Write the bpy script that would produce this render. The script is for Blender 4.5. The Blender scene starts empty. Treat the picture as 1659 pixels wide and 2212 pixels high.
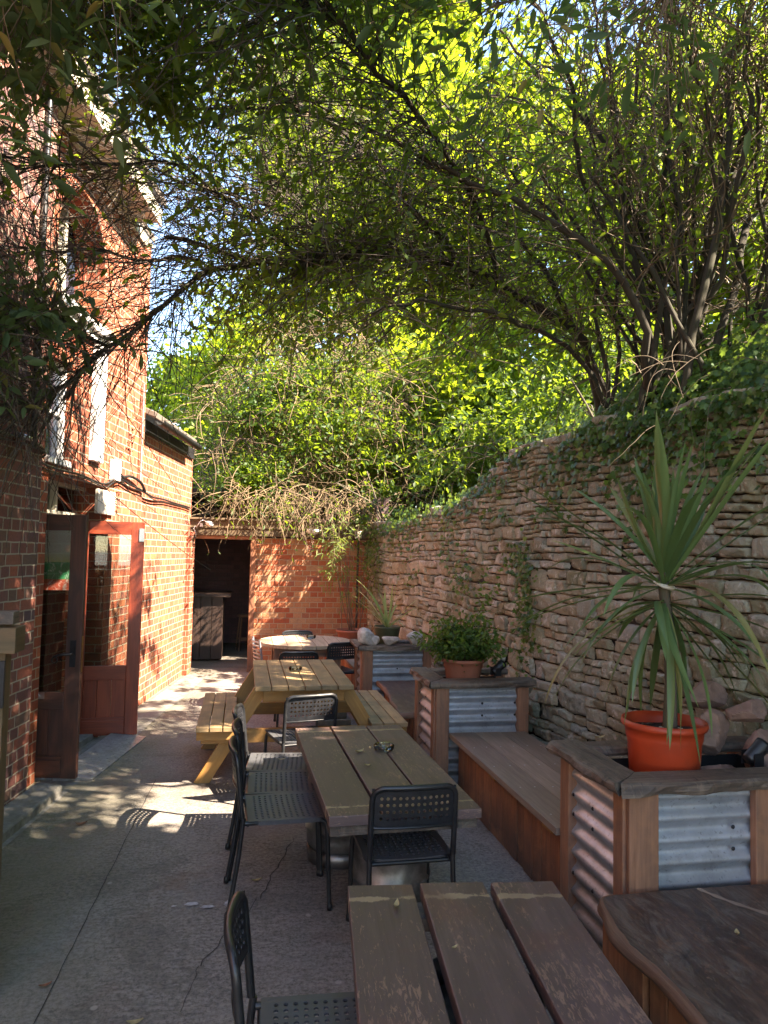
import bpy, math, random
import numpy as np
from mathutils import Vector, Matrix

random.seed(7); RNG = np.random.default_rng(11)
SC = bpy.context.scene
COL = SC.collection
R = math.radians

# ------------------------------------------------------------------ camera
cam = bpy.data.cameras.new('camera'); camo = bpy.data.objects.new('camera', cam); COL.objects.link(camo)
cam.sensor_fit = 'VERTICAL'; cam.sensor_height = 36.0; cam.lens = 1550 / 2212 * 36.0
cam.clip_start = 0.05; cam.clip_end = 2000
yaw, pitch, roll = R(11), math.atan(88 / 1550), R(1.15)
f_ = Vector((math.sin(yaw) * math.cos(pitch), math.cos(yaw) * math.cos(pitch), math.sin(pitch)))
r_ = Vector((math.cos(yaw), -math.sin(yaw), 0)); u_ = r_.cross(f_)
r2 = math.cos(roll) * r_ + math.sin(roll) * u_; u2 = -math.sin(roll) * r_ + math.cos(roll) * u_
camo.matrix_world = Matrix(((r2.x, u2.x, -f_.x, 0), (r2.y, u2.y, -f_.y, 0), (r2.z, u2.z, -f_.z, 1.75), (0, 0, 0, 1)))
SC.camera = camo

# ------------------------------------------------------------------ sun, sky, exposure
SUN = np.array([0.63, -0.36, 0.69]); SUN /= np.linalg.norm(SUN)
sd = bpy.data.lights.new('sun', 'SUN'); so = bpy.data.objects.new('sun', sd); COL.objects.link(so)
sd.energy = 4.5; sd.angle = R(0.5); sd.color = (1.0, 0.93, 0.80)
so.rotation_euler = Vector(SUN).to_track_quat('Z', 'Y').to_euler()
so.location = (6, -3, 12)
W = bpy.data.worlds.new('World'); SC.world = W; W.use_nodes = True
nt = W.node_tree; bg = nt.nodes['Background']
sky = nt.nodes.new('ShaderNodeTexSky'); sky.sky_type = 'NISHITA'; sky.sun_disc = False
sky.sun_elevation = math.asin(SUN[2]); sky.sun_rotation = math.atan2(SUN[0], SUN[1])
sky.air_density = 1.2; sky.dust_density = 0.0; sky.ozone_density = 4.0
nt.links.new(sky.outputs[0], bg.inputs[0]); bg.inputs[1].default_value = 0.09
SC.view_settings.view_transform = 'Standard'; SC.view_settings.look = 'None'
SC.view_settings.exposure = 3.12; SC.view_settings.gamma = 1.0
SC.view_settings.use_white_balance = True; SC.view_settings.white_balance_temperature = 7300; SC.view_settings.white_balance_tint = 17
SC.cycles.use_denoising = True
SC.cycles.max_bounces = 8; SC.cycles.diffuse_bounces = 5; SC.cycles.transmission_bounces = 6
SC.cycles.transparent_max_bounces = 8; SC.cycles.glossy_bounces = 3
SC.cycles.sample_clamp_indirect = 6.0

# ------------------------------------------------------------------ mesh builder
class MB:
    def __init__(s): s.v = []; s.n = 0; s.f = []; s.uv = []; s.mi = []; s.sm = []
    def add(s, v, f, uv=None, m=0, smooth=False):
        v = np.asarray(v, float).reshape(-1, 3)
        groups = {}
        if isinstance(f, np.ndarray): groups = [(f, uv)]
        else:
            groups = []; k = 0; i = 0
            while i < len(f):
                n = len(f[i]); j = i
                while j < len(f) and len(f[j]) == n: j += 1
                a = np.array(f[i:j], int); c = (j - i) * n
                groups.append((a, None if uv is None else np.asarray(uv).reshape(-1, 2)[k:k + c])); k += c; i = j
        for a, u in groups:
            a = a.astype(int)
            s.f.append(a + s.n)
            s.uv.append(np.zeros((a.size, 2)) if u is None else np.asarray(u, float).reshape(-1, 2))
            s.mi.append(np.full(len(a), m, int)); s.sm.append(np.full(len(a), smooth, bool))
        s.v.append(v); s.n += len(v)
        return s
    def xf(s, M):
        M = np.array(M); s.v = [v @ M[:3, :3].T + M[:3, 3] for v in s.v]; return s
    def join(s, o):
        for a in o.f: s.f.append(a + s.n)
        s.uv += o.uv; s.mi += o.mi; s.sm += o.sm; s.v += o.v; s.n += o.n; return s
    def build(s, name, mats, parent=None, loc=None, bevel=0, kind=None, rz=0):
        me = bpy.data.meshes.new(name)
        v = np.concatenate(s.v); me.vertices.add(len(v)); me.vertices.foreach_set('co', v.ravel())
        lens = np.concatenate([np.full(len(a), a.shape[1]) for a in s.f]); li = np.concatenate([a.ravel() for a in s.f])
        me.loops.add(len(li)); me.loops.foreach_set('vertex_index', li)
        me.polygons.add(len(lens)); st = np.concatenate([[0], np.cumsum(lens)[:-1]])
        me.polygons.foreach_set('loop_start', st.astype(np.int32)); me.polygons.foreach_set('loop_total', lens.astype(np.int32))
        me.polygons.foreach_set('material_index', np.concatenate(s.mi).astype(np.int32))
        me.polygons.foreach_set('use_smooth', np.concatenate(s.sm))
        ul = me.uv_layers.new(name='UVMap'); ul.data.foreach_set('uv', np.concatenate(s.uv).ravel().astype(np.float32))
        me.update(calc_edges=True); me.validate()
        for m in (mats if isinstance(mats, (list, tuple)) else [mats]): me.materials.append(m)
        o = bpy.data.objects.new(name, me); COL.objects.link(o)
        if parent is not None: o.parent = parent
        if loc is not None: o.location = loc
        if rz: o.rotation_euler.z = rz
        if bevel:
            b = o.modifiers.new('bevel', 'BEVEL'); b.width = bevel; b.segments = 2; b.limit_method = 'ANGLE'; b.angle_limit = R(40)
        if kind: o['kind'] = kind
        return o

def rotz(a): return np.array([[math.cos(a), -math.sin(a), 0], [math.sin(a), math.cos(a), 0], [0, 0, 1]])
def rotx(a): return np.array([[1, 0, 0], [0, math.cos(a), -math.sin(a)], [0, math.sin(a), math.cos(a)]])
def roty(a): return np.array([[math.cos(a), 0, math.sin(a)], [0, 1, 0], [-math.sin(a), 0, math.cos(a)]])

def box(mb, x0, x1, y0, y1, z0, z1, rot=None, org=None, m=0, grain=None):
    """box; UV in metres with u along the grain axis (longest by default), random offset for each box"""
    v = np.array([[x, y, z] for x in (x0, x1) for y in (y0, y1) for z in (z0, z1)], float)
    F = [(0, 1, 3, 2), (4, 6, 7, 5), (0, 4, 5, 1), (2, 3, 7, 6), (0, 2, 6, 4), (1, 5, 7, 3)]
    d = [abs(x1 - x0), abs(y1 - y0), abs(z1 - z0)]
    g = int(np.argmax(d)) if grain is None else grain
    nax = [0, 0, 1, 1, 2, 2]; uv = []; off = RNG.random(2) * 20
    for f, na in zip(F, nax):
        oth = [a for a in range(3) if a != na]
        if g in oth: ua = g; va = [a for a in oth if a != g][0]
        else: ua, va = oth
        for i in f: uv.append((v[i, ua] + off[0], v[i, va] + off[1] + na * .37))
    if rot is not None:
        o = np.array(org if org is not None else (0, 0, 0), float); v = (v - o) @ np.array(rot).T + o
    mb.add(v, F, uv, m); return mb

def tube(mb, pts, rad, n=8, m=0, closed=False, cap=True, smooth=True):
    P = np.asarray(pts, float); k = len(P); rad = np.full(k, rad) if np.isscalar(rad) else np.asarray(rad)
    T = np.gradient(P, axis=0); T /= np.maximum(np.linalg.norm(T, axis=1, keepdims=True), 1e-9)
    a = np.array([0, 0, 1.0]) if abs(T[0, 2]) < .9 else np.array([1.0, 0, 0])
    N = np.zeros_like(P); nn = a - T[0] * (a @ T[0]); nn /= np.linalg.norm(nn); N[0] = nn
    for i in range(1, k):
        nn = N[i - 1] - T[i] * (N[i - 1] @ T[i]); l = np.linalg.norm(nn); N[i] = nn / l if l > 1e-6 else N[i - 1]
    B = np.cross(T, N); an = np.linspace(0, 2 * math.pi, n, endpoint=False)
    V = P[:, None] + rad[:, None, None] * (np.cos(an)[None, :, None] * N[:, None] + np.sin(an)[None, :, None] * B[:, None])
    i, j = np.meshgrid(np.arange(k - 1), np.arange(n), indexing='ij'); j2 = (j + 1) % n
    F = np.stack([i * n + j, i * n + j2, (i + 1) * n + j2, (i + 1) * n + j], -1).reshape(-1, 4)
    L = np.concatenate([[0], np.cumsum(np.linalg.norm(np.diff(P, axis=0), axis=1))])
    o = random.random() * 10
    uv = np.stack([np.stack([L[i] + o, j / n * .3], -1), np.stack([L[i] + o, (j + 1) / n * .3], -1), np.stack([L[i + 1] + o, (j + 1) / n * .3], -1), np.stack([L[i + 1] + o, j / n * .3], -1)], -2).reshape(-1, 2)
    mb.add(V.reshape(-1, 3), F, uv, m, smooth)
    if cap and n > 3: mb.add(np.concatenate([V[0], V[-1]]), [tuple(range(n))[::-1], tuple(range(n, 2 * n))], None, m)
    return mb

def lathe(mb, prof, n=32, c=(0, 0, 0), m=0, smooth=True):
    P = np.array(prof, float); k = len(P); an = np.linspace(0, 2 * math.pi, n, endpoint=False)
    V = np.stack([P[:, 0][:, None] * np.cos(an), P[:, 0][:, None] * np.sin(an), np.repeat(P[:, 1][:, None], n, 1)], -1) + np.array(c)
    i, j = np.meshgrid(np.arange(k - 1), np.arange(n), indexing='ij'); j2 = (j + 1) % n
    F = np.stack([i * n + j, i * n + j2, (i + 1) * n + j2, (i + 1) * n + j], -1).reshape(-1, 4)
    s = np.concatenate([[0], np.cumsum(np.linalg.norm(np.diff(P, axis=0), axis=1))]); r = max(P[:, 0].max(), .01)
    uv = np.stack([np.stack([j / n * 6.28 * r, s[i]], -1), np.stack([(j + 1) / n * 6.28 * r, s[i]], -1), np.stack([(j + 1) / n * 6.28 * r, s[i + 1]], -1), np.stack([j / n * 6.28 * r, s[i + 1]], -1)], -2).reshape(-1, 2)
    mb.add(V.reshape(-1, 3), F, uv, m, smooth); return mb

def spline(P, n):
    P = np.asarray(P, float); k = len(P); out = []
    for t in np.linspace(0, k - 1 - 1e-6, n):
        i = int(t); u = t - i
        p0 = P[max(i - 1, 0)]; p1 = P[i]; p2 = P[i + 1]; p3 = P[min(i + 2, k - 1)]
        out.append(.5 * ((2 * p1) + (-p0 + p2) * u + (2 * p0 - 5 * p1 + 4 * p2 - p3) * u * u + (-p0 + 3 * p1 - 3 * p2 + p3) * u ** 3))
    return np.array(out)

def vnoise(P, seed=0):
    """cheap value noise in 3D, vectorised, range 0..1"""
    P = np.asarray(P, float); I = np.floor(P).astype(np.int64); Fr = P - I; Fr = Fr * Fr * (3 - 2 * Fr)
    def h(a): 
        n = (a[..., 0] * 374761393 + a[..., 1] * 668265263 + a[..., 2] * 2147483647 + seed * 974634777) & 0xffffffff
        n = ((n ^ (n >> 13)) * 1274126177) & 0xffffffff; n = (n ^ (n >> 16)) & 0xffff
        return n / 65535.0
    r = 0
    for dx in (0, 1):
        for dy in (0, 1):
            for dz in (0, 1):
                w = (Fr[..., 0] if dx else 1 - Fr[..., 0]) * (Fr[..., 1] if dy else 1 - Fr[..., 1]) * (Fr[..., 2] if dz else 1 - Fr[..., 2])
                r = r + w * h(I + np.array([dx, dy, dz]))
    return r
def fbm(P, seed=0, o=3):
    P = np.asarray(P, float); s = 0; a = .5; t = 0
    for i in range(o): s = s + a * vnoise(P * 2 ** i, seed + i); t += a; a *= .5
    return s / t

def tag(o, label=None, cat=None, group=None, kind=None):
    if label: o['label'] = label
    if cat: o['category'] = cat
    if group: o['group'] = group
    if kind: o['kind'] = kind
    return o
def empty(name, loc=(0, 0, 0), rz=0):
    o = bpy.data.objects.new(name, None); COL.objects.link(o); o.location = loc; o.rotation_euler.z = rz; o.empty_display_size = .1
    return o
def copy_tree(o, parent=None):
    c = o.copy(); COL.objects.link(c); c.parent = parent
    for ch in [k for k in SC.objects if k.parent == o]: copy_tree(ch, c)
    return c

# ------------------------------------------------------------------ materials
class NT:
    def __init__(s, name):
        s.m = bpy.data.materials.new(name); s.m.use_nodes = True; s.t = s.m.node_tree
        s.p = s.t.nodes['Principled BSDF']; s.out = s.t.nodes['Material Output']
    def n(s, ty, **kw):
        nd = s.t.nodes.new('ShaderNode' + ty)
        for k, v in kw.items():
            if k.startswith('i_'):
                key = k[2:]; key = int(key) if key.isdigit() else key.replace('_', ' ')
                nd.inputs[key].default_value = v
            else: setattr(nd, k, v)
        return nd
    def l(s, a, b): s.t.links.new(a, b)
    def ramp(s, fac, stops, interp='LINEAR'):
        r = s.n('ValToRGB'); cr = r.color_ramp; cr.interpolation = interp
        while len(cr.elements) < len(stops): cr.elements.new(.5)
        for e, (p, c) in zip(cr.elements, stops):
            e.position = p; e.color = (c[0], c[1], c[2], 1) if not np.isscalar(c) else (c, c, c, 1)
        s.l(fac, r.inputs[0]); return r.outputs[0]
    def mix(s, fac, a, b, mode='MIX'):
        x = s.n('Mix', data_type='RGBA', blend_type=mode)
        for sock, val in ((x.inputs[0], fac), (x.inputs[6], a), (x.inputs[7], b)):
            if hasattr(val, 'links'): s.l(val, sock)
            elif np.isscalar(val): sock.default_value = val
            else: sock.default_value = (*val, 1)
        return x.outputs[2]
    def math(s, op, a, b=0, clamp=False):
        x = s.n('Math', operation=op, use_clamp=clamp)
        for sock, val in ((x.inputs[0], a), (x.inputs[1], b)):
            if hasattr(val, 'links'): s.l(val, sock)
            else: sock.default_value = val
        return x.outputs[0]
    def coord(s, kind='UV', scale=(1, 1, 1), rnd=False):
        tc = s.n('TexCoord'); o = tc.outputs[kind]
        if rnd:
            g = s.n('NewGeometry'); vm = s.n('VectorMath', operation='SCALE'); 
            cb = s.n('CombineXYZ'); s.l(g.outputs['Random Per Island'], cb.inputs[0]); s.l(g.outputs['Random Per Island'], cb.inputs[1]); s.l(g.outputs['Random Per Island'], cb.inputs[2])
            s.l(cb.outputs[0], vm.inputs[0]); vm.inputs[3].default_value = 37.0
            ad = s.n('VectorMath', operation='ADD'); s.l(o, ad.inputs[0]); s.l(vm.outputs[0], ad.inputs[1]); o = ad.outputs[0]
        mp = s.n('Mapping'); mp.inputs['Scale'].default_value = scale; s.l(o, mp.inputs[0]); return mp.outputs[0]
    def noise(s, vec, scale=5, detail=4, rough=.55, dist=0):
        x = s.n('TexNoise', i_Scale=scale, i_Detail=detail, i_Roughness=rough, i_Distortion=dist); s.l(vec, x.inputs['Vector']); return x.outputs['Fac']
    def bump(s, h, strength=.3, dist=.01, prev=None):
        b = s.n('Bump', i_Strength=strength, i_Distance=dist); s.l(h, b.inputs['Height'])
        if prev is not None: s.l(prev, b.inputs['Normal'])
        return b.outputs[0]
    def fin(s, col=None, rough=None, normal=None, metal=None, spec=None):
        for k, v in (('Base Color', col), ('Roughness', rough), ('Metallic', metal), ('Specular IOR Level', spec)):
            if v is None: continue
            if hasattr(v, 'links'): s.l(v, s.p.inputs[k])
            elif k == 'Base Color': s.p.inputs[k].default_value = (*v, 1)
            else: s.p.inputs[k].default_value = v
        if normal is not None: s.l(normal, s.p.inputs['Normal'])
        return s.m

def wood(name, c1, c2, c3=None, stain=.5, rough=.7, bump=.35, wear=None, wearamt=.62, dirt=None, band=None, grime=None, flow=None):
    t = NT(name); v = t.coord('UV', (1, 1, 1), True)
    mp = t.n('Mapping'); mp.inputs['Scale'].default_value = (2.2, 38, 1); t.l(v, mp.inputs[0])
    g = t.noise(mp.outputs[0], 1.6, 6, .65, .6)
    mp2 = t.n('Mapping'); mp2.inputs['Scale'].default_value = (1.2, 6, 1); t.l(v, mp2.inputs[0])
    g2 = t.noise(mp2.outputs[0], 1.5, 3, .5, 1.2)
    col = t.ramp(g, [(.3, c1), (.68, c2)])
    geo = t.n('NewGeometry')
    hv = t.n('HueSaturation'); t.l(col, hv.inputs['Color']); t.l(t.math('ADD', t.math('MULTIPLY', geo.outputs['Random Per Island'], .5), .75), hv.inputs['Value']); col = hv.outputs[0]
    if c3 is not None: col = t.mix(t.math('MULTIPLY', t.ramp(g2, [(.42, 0), (.62, 1)]), stain), col, c3)
    if dirt is not None:
        ob = t.coord('Object', (1, 1, 1)); d = t.noise(ob, 6, 5, .6)
        col = t.mix(t.math('MULTIPLY', t.ramp(d, [(.45, 0), (.7, 1)]), .75), col, dirt)
    r = rough
    if wear is not None:
        mp3 = t.n('Mapping'); mp3.inputs['Scale'].default_value = (7, 26, 1); t.l(v, mp3.inputs[0])
        w = t.noise(mp3.outputs[0], 3.2, 7, .72, .8); big = t.noise(v, 3.1, 4, .65)
        w2 = t.math('ADD', w, t.math('MULTIPLY', t.math('SUBTRACT', big, .5), .42))
        mk = t.ramp(w2, [(wearamt, 0), (wearamt + .05, 1)])
        col = t.mix(t.math('MULTIPLY', mk, .75), col, wear)
    if flow is not None:
        ob = t.coord('Object', (1.8, .9, 1)); d = t.noise(ob, 5.2, 8, .72, 1.6); d2 = t.noise(ob, 8.5, 7, .72, 1.6)
        col = t.mix(t.math('MULTIPLY', t.ramp(d, [(.48, 0), (.62, 1)]), .55), col, flow); col = t.mix(t.math('MULTIPLY', t.ramp(d2, [(.54, 0), (.66, 1)]), .4), col, (.22, .115, .065)); col = t.mix(t.math('MULTIPLY', t.ramp(d2, [(.34, 1), (.42, 0)]), .6), col, (.025, .022, .022))
    if band is not None:
        ob = t.n('TexCoord').outputs['Object']; sx = t.n('SeparateXYZ'); t.l(ob, sx.inputs[0]); nn = t.noise(v, 13, 5, .7)
        dd = t.math('ABSOLUTE', t.math('SUBTRACT', t.math('ABSOLUTE', sx.outputs[1]), band)); dd = t.math('ADD', dd, t.math('MULTIPLY', t.math('SUBTRACT', nn, .52), .09))
        col = t.mix(t.math('MULTIPLY', t.ramp(dd, [(.008, 1), (.013, 0)]), .75), col, (.33, .25, .15))
        col = t.mix(t.math('MULTIPLY', t.ramp(t.noise(ob, 2.1, 5, .6, .8), [(.54, 0), (.66, 1)]), .55), col, (.115, .055, .045))
    if grime is not None:
        ob = t.n('TexCoord').outputs['Object']; sx = t.n('SeparateXYZ'); t.l(ob, sx.inputs[0]); nn = t.noise(ob, 7, 5, .65)
        gz = t.math('SUBTRACT', t.math('MULTIPLY', nn, .42), sx.outputs[2]); mr = t.n('MapRange'); t.l(gz, mr.inputs[0]); mr.inputs[1].default_value = -.08; mr.inputs[2].default_value = .16
        col = t.mix(t.math('MULTIPLY', mr.outputs[0], .8), col, grime)
        col = t.mix(t.math('MULTIPLY', t.ramp(t.noise(ob, 4.5, 5, .65, .5), [(.5, 0), (.66, 1)]), .5), col, (.36, .17, .08))
    nrm = t.bump(g, bump, .004)
    return t.fin(col, r, nrm)

def brick(name, pal, mortar, rough=.85, soot=.3, seed=0., hue=1.0, moss=None):
    t = NT(name); v = t.coord('UV', (1, 1, 1))
    ns = t.n('TexNoise', i_Scale=9., i_Detail=2.); t.l(v, ns.inputs['Vector'])
    sub = t.n('VectorMath', operation='SUBTRACT'); t.l(ns.outputs['Color'], sub.inputs[0]); sub.inputs[1].default_value = (.5, .5, .5)
    sc = t.n('VectorMath', operation='SCALE'); t.l(sub.outputs[0], sc.inputs[0]); sc.inputs[3].default_value = .012
    ad = t.n('VectorMath', operation='ADD'); t.l(v, ad.inputs[0]); t.l(sc.outputs[0], ad.inputs[1])
    b = t.n('TexBrick', offset=.5, squash=.5, squash_frequency=2); t.l(ad.outputs[0], b.inputs['Vector'])
    b.inputs['Scale'].default_value = 1; b.inputs['Brick Width'].default_value = .23; b.inputs['Row Height'].default_value = .077
    b.inputs['Mortar Size'].default_value = .006; b.inputs['Mortar Smooth'].default_value = .3
    b.inputs['Color1'].default_value = (0, 0, 0, 1); b.inputs['Color2'].default_value = (1, 1, 1, 1); b.inputs['Mortar'].default_value = (.5, .5, .5, 1)
    col = t.ramp(b.outputs['Color'], pal)
    fine = t.noise(v, 45, 5, .65); big = t.noise(v, 1.3, 3, .55); mid = t.noise(v, 9, 4, .6)
    col = t.mix(t.math('MULTIPLY', t.ramp(fine, [(.35, 1), (.6, 0)]), .3), col, (.06, .035, .03))
    col = t.mix(t.math('MULTIPLY', t.ramp(mid, [(.52, 0), (.72, 1)]), soot), col, (.09, .07, .06))
    col = t.mix(b.outputs['Fac'], col, mortar)
    if moss is not None: col = t.mix(t.math('MULTIPLY', t.ramp(big, [(.45, 0), (.65, 1)]), .6), col, moss)
    h = t.math('ADD', t.math('MULTIPLY', t.math('SUBTRACT', 1, b.outputs['Fac']), 1.0), t.math('MULTIPLY', fine, .5))
    return t.fin(col, rough, t.bump(h, .75, .008))

def plain(name, col, rough=.5, metal=0, var=.12, sc=20, bump=.08, spec=None, dirt=None, dirtamt=.4):
    t = NT(name); v = t.coord('Object'); g = t.noise(v, sc, 5, .6)
    d = tuple(max(0, c * (1 - var * 2)) for c in col); l = tuple(min(1, c * (1 + var)) for c in col)
    c = t.ramp(g, [(.3, d), (.7, l)])
    if dirt is not None:
        g2 = t.noise(v, 4, 5, .65); c = t.mix(t.math('MULTIPLY', t.ramp(g2, [(.45, 0), (.65, 1)]), dirtamt), c, dirt)
    rr = t.math('ADD', t.math('MULTIPLY', g, .25), rough - .12, True)
    return t.fin(c, rr, t.bump(g, bump, .003), metal, spec)

def leafmat(name, cols, trans=.45, tcol=(.45, .55, .05), rough=.5, spec=.3):
    t = NT(name); g = t.n('NewGeometry'); c = t.ramp(g.outputs['Random Per Island'], cols)
    pos = t.coord('Object'); nz = t.noise(pos, 1.1, 2, .5)
    hv = t.n('HueSaturation'); t.l(c, hv.inputs['Color']); t.l(t.math('ADD', t.math('MULTIPLY', nz, .5), .75), hv.inputs['Value'])
    c = hv.outputs[0]; t.fin(c, rough, None, 0, spec)
    tr = t.n('BsdfTranslucent'); tc = t.mix(.75, c, tcol); t.l(tc, tr.inputs[0])
    mx = t.n('MixShader'); mx.inputs[0].default_value = trans; t.l(t.p.outputs[0], mx.inputs[1]); t.l(tr.outputs[0], mx.inputs[2])
    t.l(mx.outputs[0], t.out.inputs[0]); return t.m

def glass(name, tint=(.9, .95, .93), tr=.75, refl=0.0):
    t = NT(name); t.p.inputs['Base Color'].default_value = (*tint, 1); t.p.inputs['Roughness'].default_value = .03
    t.p.inputs['Transmission Weight'].default_value = 1; t.p.inputs['IOR'].default_value = 1.45
    tp = t.n('BsdfTransparent'); tp.inputs[0].default_value = (*tint, 1)
    mx = t.n('MixShader'); mx.inputs[0].default_value = tr
    gl = t.n('BsdfGlossy'); gl.inputs['Roughness'].default_value = .03
    fr = t.n('Fresnel'); fr.inputs[0].default_value = 1.5
    t.l(t.math('ADD', t.math('MULTIPLY', fr.outputs[0], 1.1), refl), mx.inputs[0]); t.l(tp.outputs[0], mx.inputs[1]); t.l(gl.outputs[0], mx.inputs[2])
    t.l(mx.outputs[0], t.out.inputs[0]); return t.m

M = {}
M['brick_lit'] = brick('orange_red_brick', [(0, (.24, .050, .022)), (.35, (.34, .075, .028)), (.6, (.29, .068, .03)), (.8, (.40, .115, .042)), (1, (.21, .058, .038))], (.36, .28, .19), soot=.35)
M['brick_pier'] = brick('shaded_red_brick', [(0, (.10, .045, .045)), (.3, (.22, .07, .05)), (.55, (.13, .075, .055)), (.75, (.30, .085, .05)), (1, (.09, .055, .06))], (.30, .25, .19), soot=.45)  # facade brick again, its colours darkened for the pier's shade
M['brick_back'] = brick('mixed_reclaimed_brick', [(0, (.40, .10, .035)), (.3, (.44, .20, .085)), (.5, (.36, .085, .03)), (.7, (.42, .125, .05)), (.85, (.48, .28, .14)), (1, (.28, .075, .04))], (.36, .27, .17), soot=.3)
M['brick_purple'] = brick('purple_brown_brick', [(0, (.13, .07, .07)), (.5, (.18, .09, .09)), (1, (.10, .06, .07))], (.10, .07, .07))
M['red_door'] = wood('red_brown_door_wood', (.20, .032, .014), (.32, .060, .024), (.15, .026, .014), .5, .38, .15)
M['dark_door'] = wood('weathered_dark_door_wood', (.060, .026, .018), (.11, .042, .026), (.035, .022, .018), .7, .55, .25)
M['cedar'] = wood('rusty_brown_cladding', (.19, .075, .035), (.33, .135, .06), (.12, .055, .035), .45, .65, .4, grime=(.055, .042, .032))
M['post'] = wood('reddish_post_timber', (.22, .10, .055), (.36, .18, .10), (.13, .075, .05), .6, .65, .45, grime=(.11, .08, .055))
M['cap'] = wood('weathered_dark_cap_timber', (.055, .042, .034), (.19, .145, .105), (.035, .029, .026), .6, .7, .9, flow=(.20, .16, .12))
M['seat'] = wood('grey_brown_seat_timber', (.24, .175, .125), (.37, .28, .21), (.17, .12, .085), .4, .65, .3)
M['slab'] = wood('dark_live_edge_slab', (.055, .034, .026), (.12, .075, .055), (.035, .025, .022), .6, .45, .4, wear=(.20, .13, .09), wearamt=.62, flow=(.16, .14, .115))
M['slab_edge'] = wood('brown_live_edge', (.10, .05, .03), (.2, .11, .065), None, .5, .7, .6)
M['table'] = wood('worn_brown_painted_timber', (.082, .053, .049), (.114, .075, .069), (.064, .043, .040), .6, .50, .3, wear=(.27, .165, .115), wearamt=.575, band=.655)
M['pine'] = wood('yellow_green_pine', (.36, .165, .035), (.50, .255, .065), (.27, .14, .045), .5, .6, .25, dirt=(.24, .14, .05))
M['pinetop'] = wood('weathered_yellow_pine_boards', (.26, .165, .08), (.38, .25, .12), (.19, .13, .065), .6, .6, .35, dirt=(.12, .095, .05))
M['round_top'] = wood('pale_weathered_tabletop', (.30, .21, .14), (.44, .33, .23), (.22, .15, .10), .5, .6, .3)
M['gate'] = wood('mossy_gate_timber', (.115, .065, .028), (.19, .115, .05), (.065, .055, .025), .6, .65, .35)
M['fascia'] = wood('olive_brown_fascia_timber', (.085, .055, .03), (.15, .10, .05), (.06, .045, .025), .5, .7, .35)
M['darkwood'] = wood('dark_brown_counter_wood', (.032, .018, .013), (.058, .032, .023), (.02, .013, .01), .5, .5, .3)
M['bark'] = wood('grey_brown_bark', (.055, .045, .032), (.13, .105, .07), (.06, .07, .03), .5, .9, .8)
M['darkbark'] = wood('dark_mossy_bark', (.022, .018, .013), (.052, .042, .028), (.03, .034, .014), .5, .95, .8)
M['twig'] = plain('brown_twig_bark', (.16, .115, .07), .8, 0, .3, 6, .1)
M['drytwig'] = plain('dry_tan_twig', (.20, .135, .07), .8, 0, .3, 6, .1)
M['darktwig'] = plain('dark_twig_bark', (.085, .064, .045), .8, 0, .3, 6, .1)
M['black'] = plain('black_plastic_frame', (.012, .013, .015), .38, 0, .2, 30, .05, dirt=(.03, .03, .03), dirtamt=.4)
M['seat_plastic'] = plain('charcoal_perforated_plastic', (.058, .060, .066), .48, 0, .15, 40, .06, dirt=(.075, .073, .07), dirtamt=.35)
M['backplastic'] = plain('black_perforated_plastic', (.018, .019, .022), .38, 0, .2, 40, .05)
M['white'] = plain('white_paint', (.78, .77, .74), .5, 0, .04, 8, .03)
M['cream'] = plain('cream_soffit_paint', (.52, .48, .38), .6, 0, .1, 6, .05)
M['darkmetal'] = plain('black_iron', (.02, .02, .022), .5, .3, .3, 30, .1)
M['black_rubber'] = plain('black_matt_plastic', (.015, .016, .018), .45, 0, .2, 20, .05)
M['steel'] = plain('galvanised_hook', (.55, .55, .55), .35, 1, .1, 30, .05)
M['brass'] = plain('tarnished_brass', (.35, .24, .08), .4, 1, .2, 30, .05)
M['keg'] = plain('scuffed_steel_keg', (.33, .32, .31), .42, .85, .25, 12, .12, dirt=(.06, .05, .045), dirtamt=.7)
M['orange_pot'] = plain('orange_plastic_pot', (.44, .052, .016), .42, 0, .12, 5, .03, dirt=(.26, .055, .03), dirtamt=.55)
M['terracotta'] = plain('terracotta_pot', (.34, .12, .07), .7, 0, .15, 8, .08, dirt=(.25, .12, .08), dirtamt=.4)
M['olivepot'] = plain('dark_olive_pot', (.07, .08, .04), .5, 0, .15, 8, .05)
M['soil'] = plain('dark_potting_soil', (.035, .024, .018), .95, 0, .5, 60, 1.0)
M['liner'] = plain('black_planter_liner', (.008, .008, .008), .8, 0, .3, 20, .3)
M['roof'] = plain('brown_grey_roof_slab', (.14, .11, .085), .85, 0, .3, 9, .5)
M['glass'] = glass('clear_glass', (.80, .84, .83), refl=.13); M['ashglass'] = glass('pressed_glass', (.93, .97, .92))
M['darkglass'] = plain('dark_window_glass', (.05, .08, .13), .14, .55, .1, 3, .0, .8)
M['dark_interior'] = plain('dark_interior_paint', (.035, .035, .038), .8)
M['lead'] = plain('pinkish_conduit', (.36, .20, .18), .5)
M['litter'] = plain('dry_leaf', (.38, .31, .15), .7, 0, .2, 30)
M['red_leaf'] = plain('brown_dry_leaf', (.24, .09, .05), .7, 0, .2, 30)
M['pinkboard'] = plain('faded_red_board', (.26, .10, .10), .7, 0, .2, 10, .1)
M['sandstone'] = plain('pink_sandstone', (.30, .185, .14), .9, 0, .25, 9, .5, dirt=(.14, .09, .08), dirtamt=.6)
M['whiterock'] = plain('pale_limestone_rock', (.55, .50, .45), .9, 0, .3, 14, .7, dirt=(.25, .2, .17), dirtamt=.6)

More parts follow.
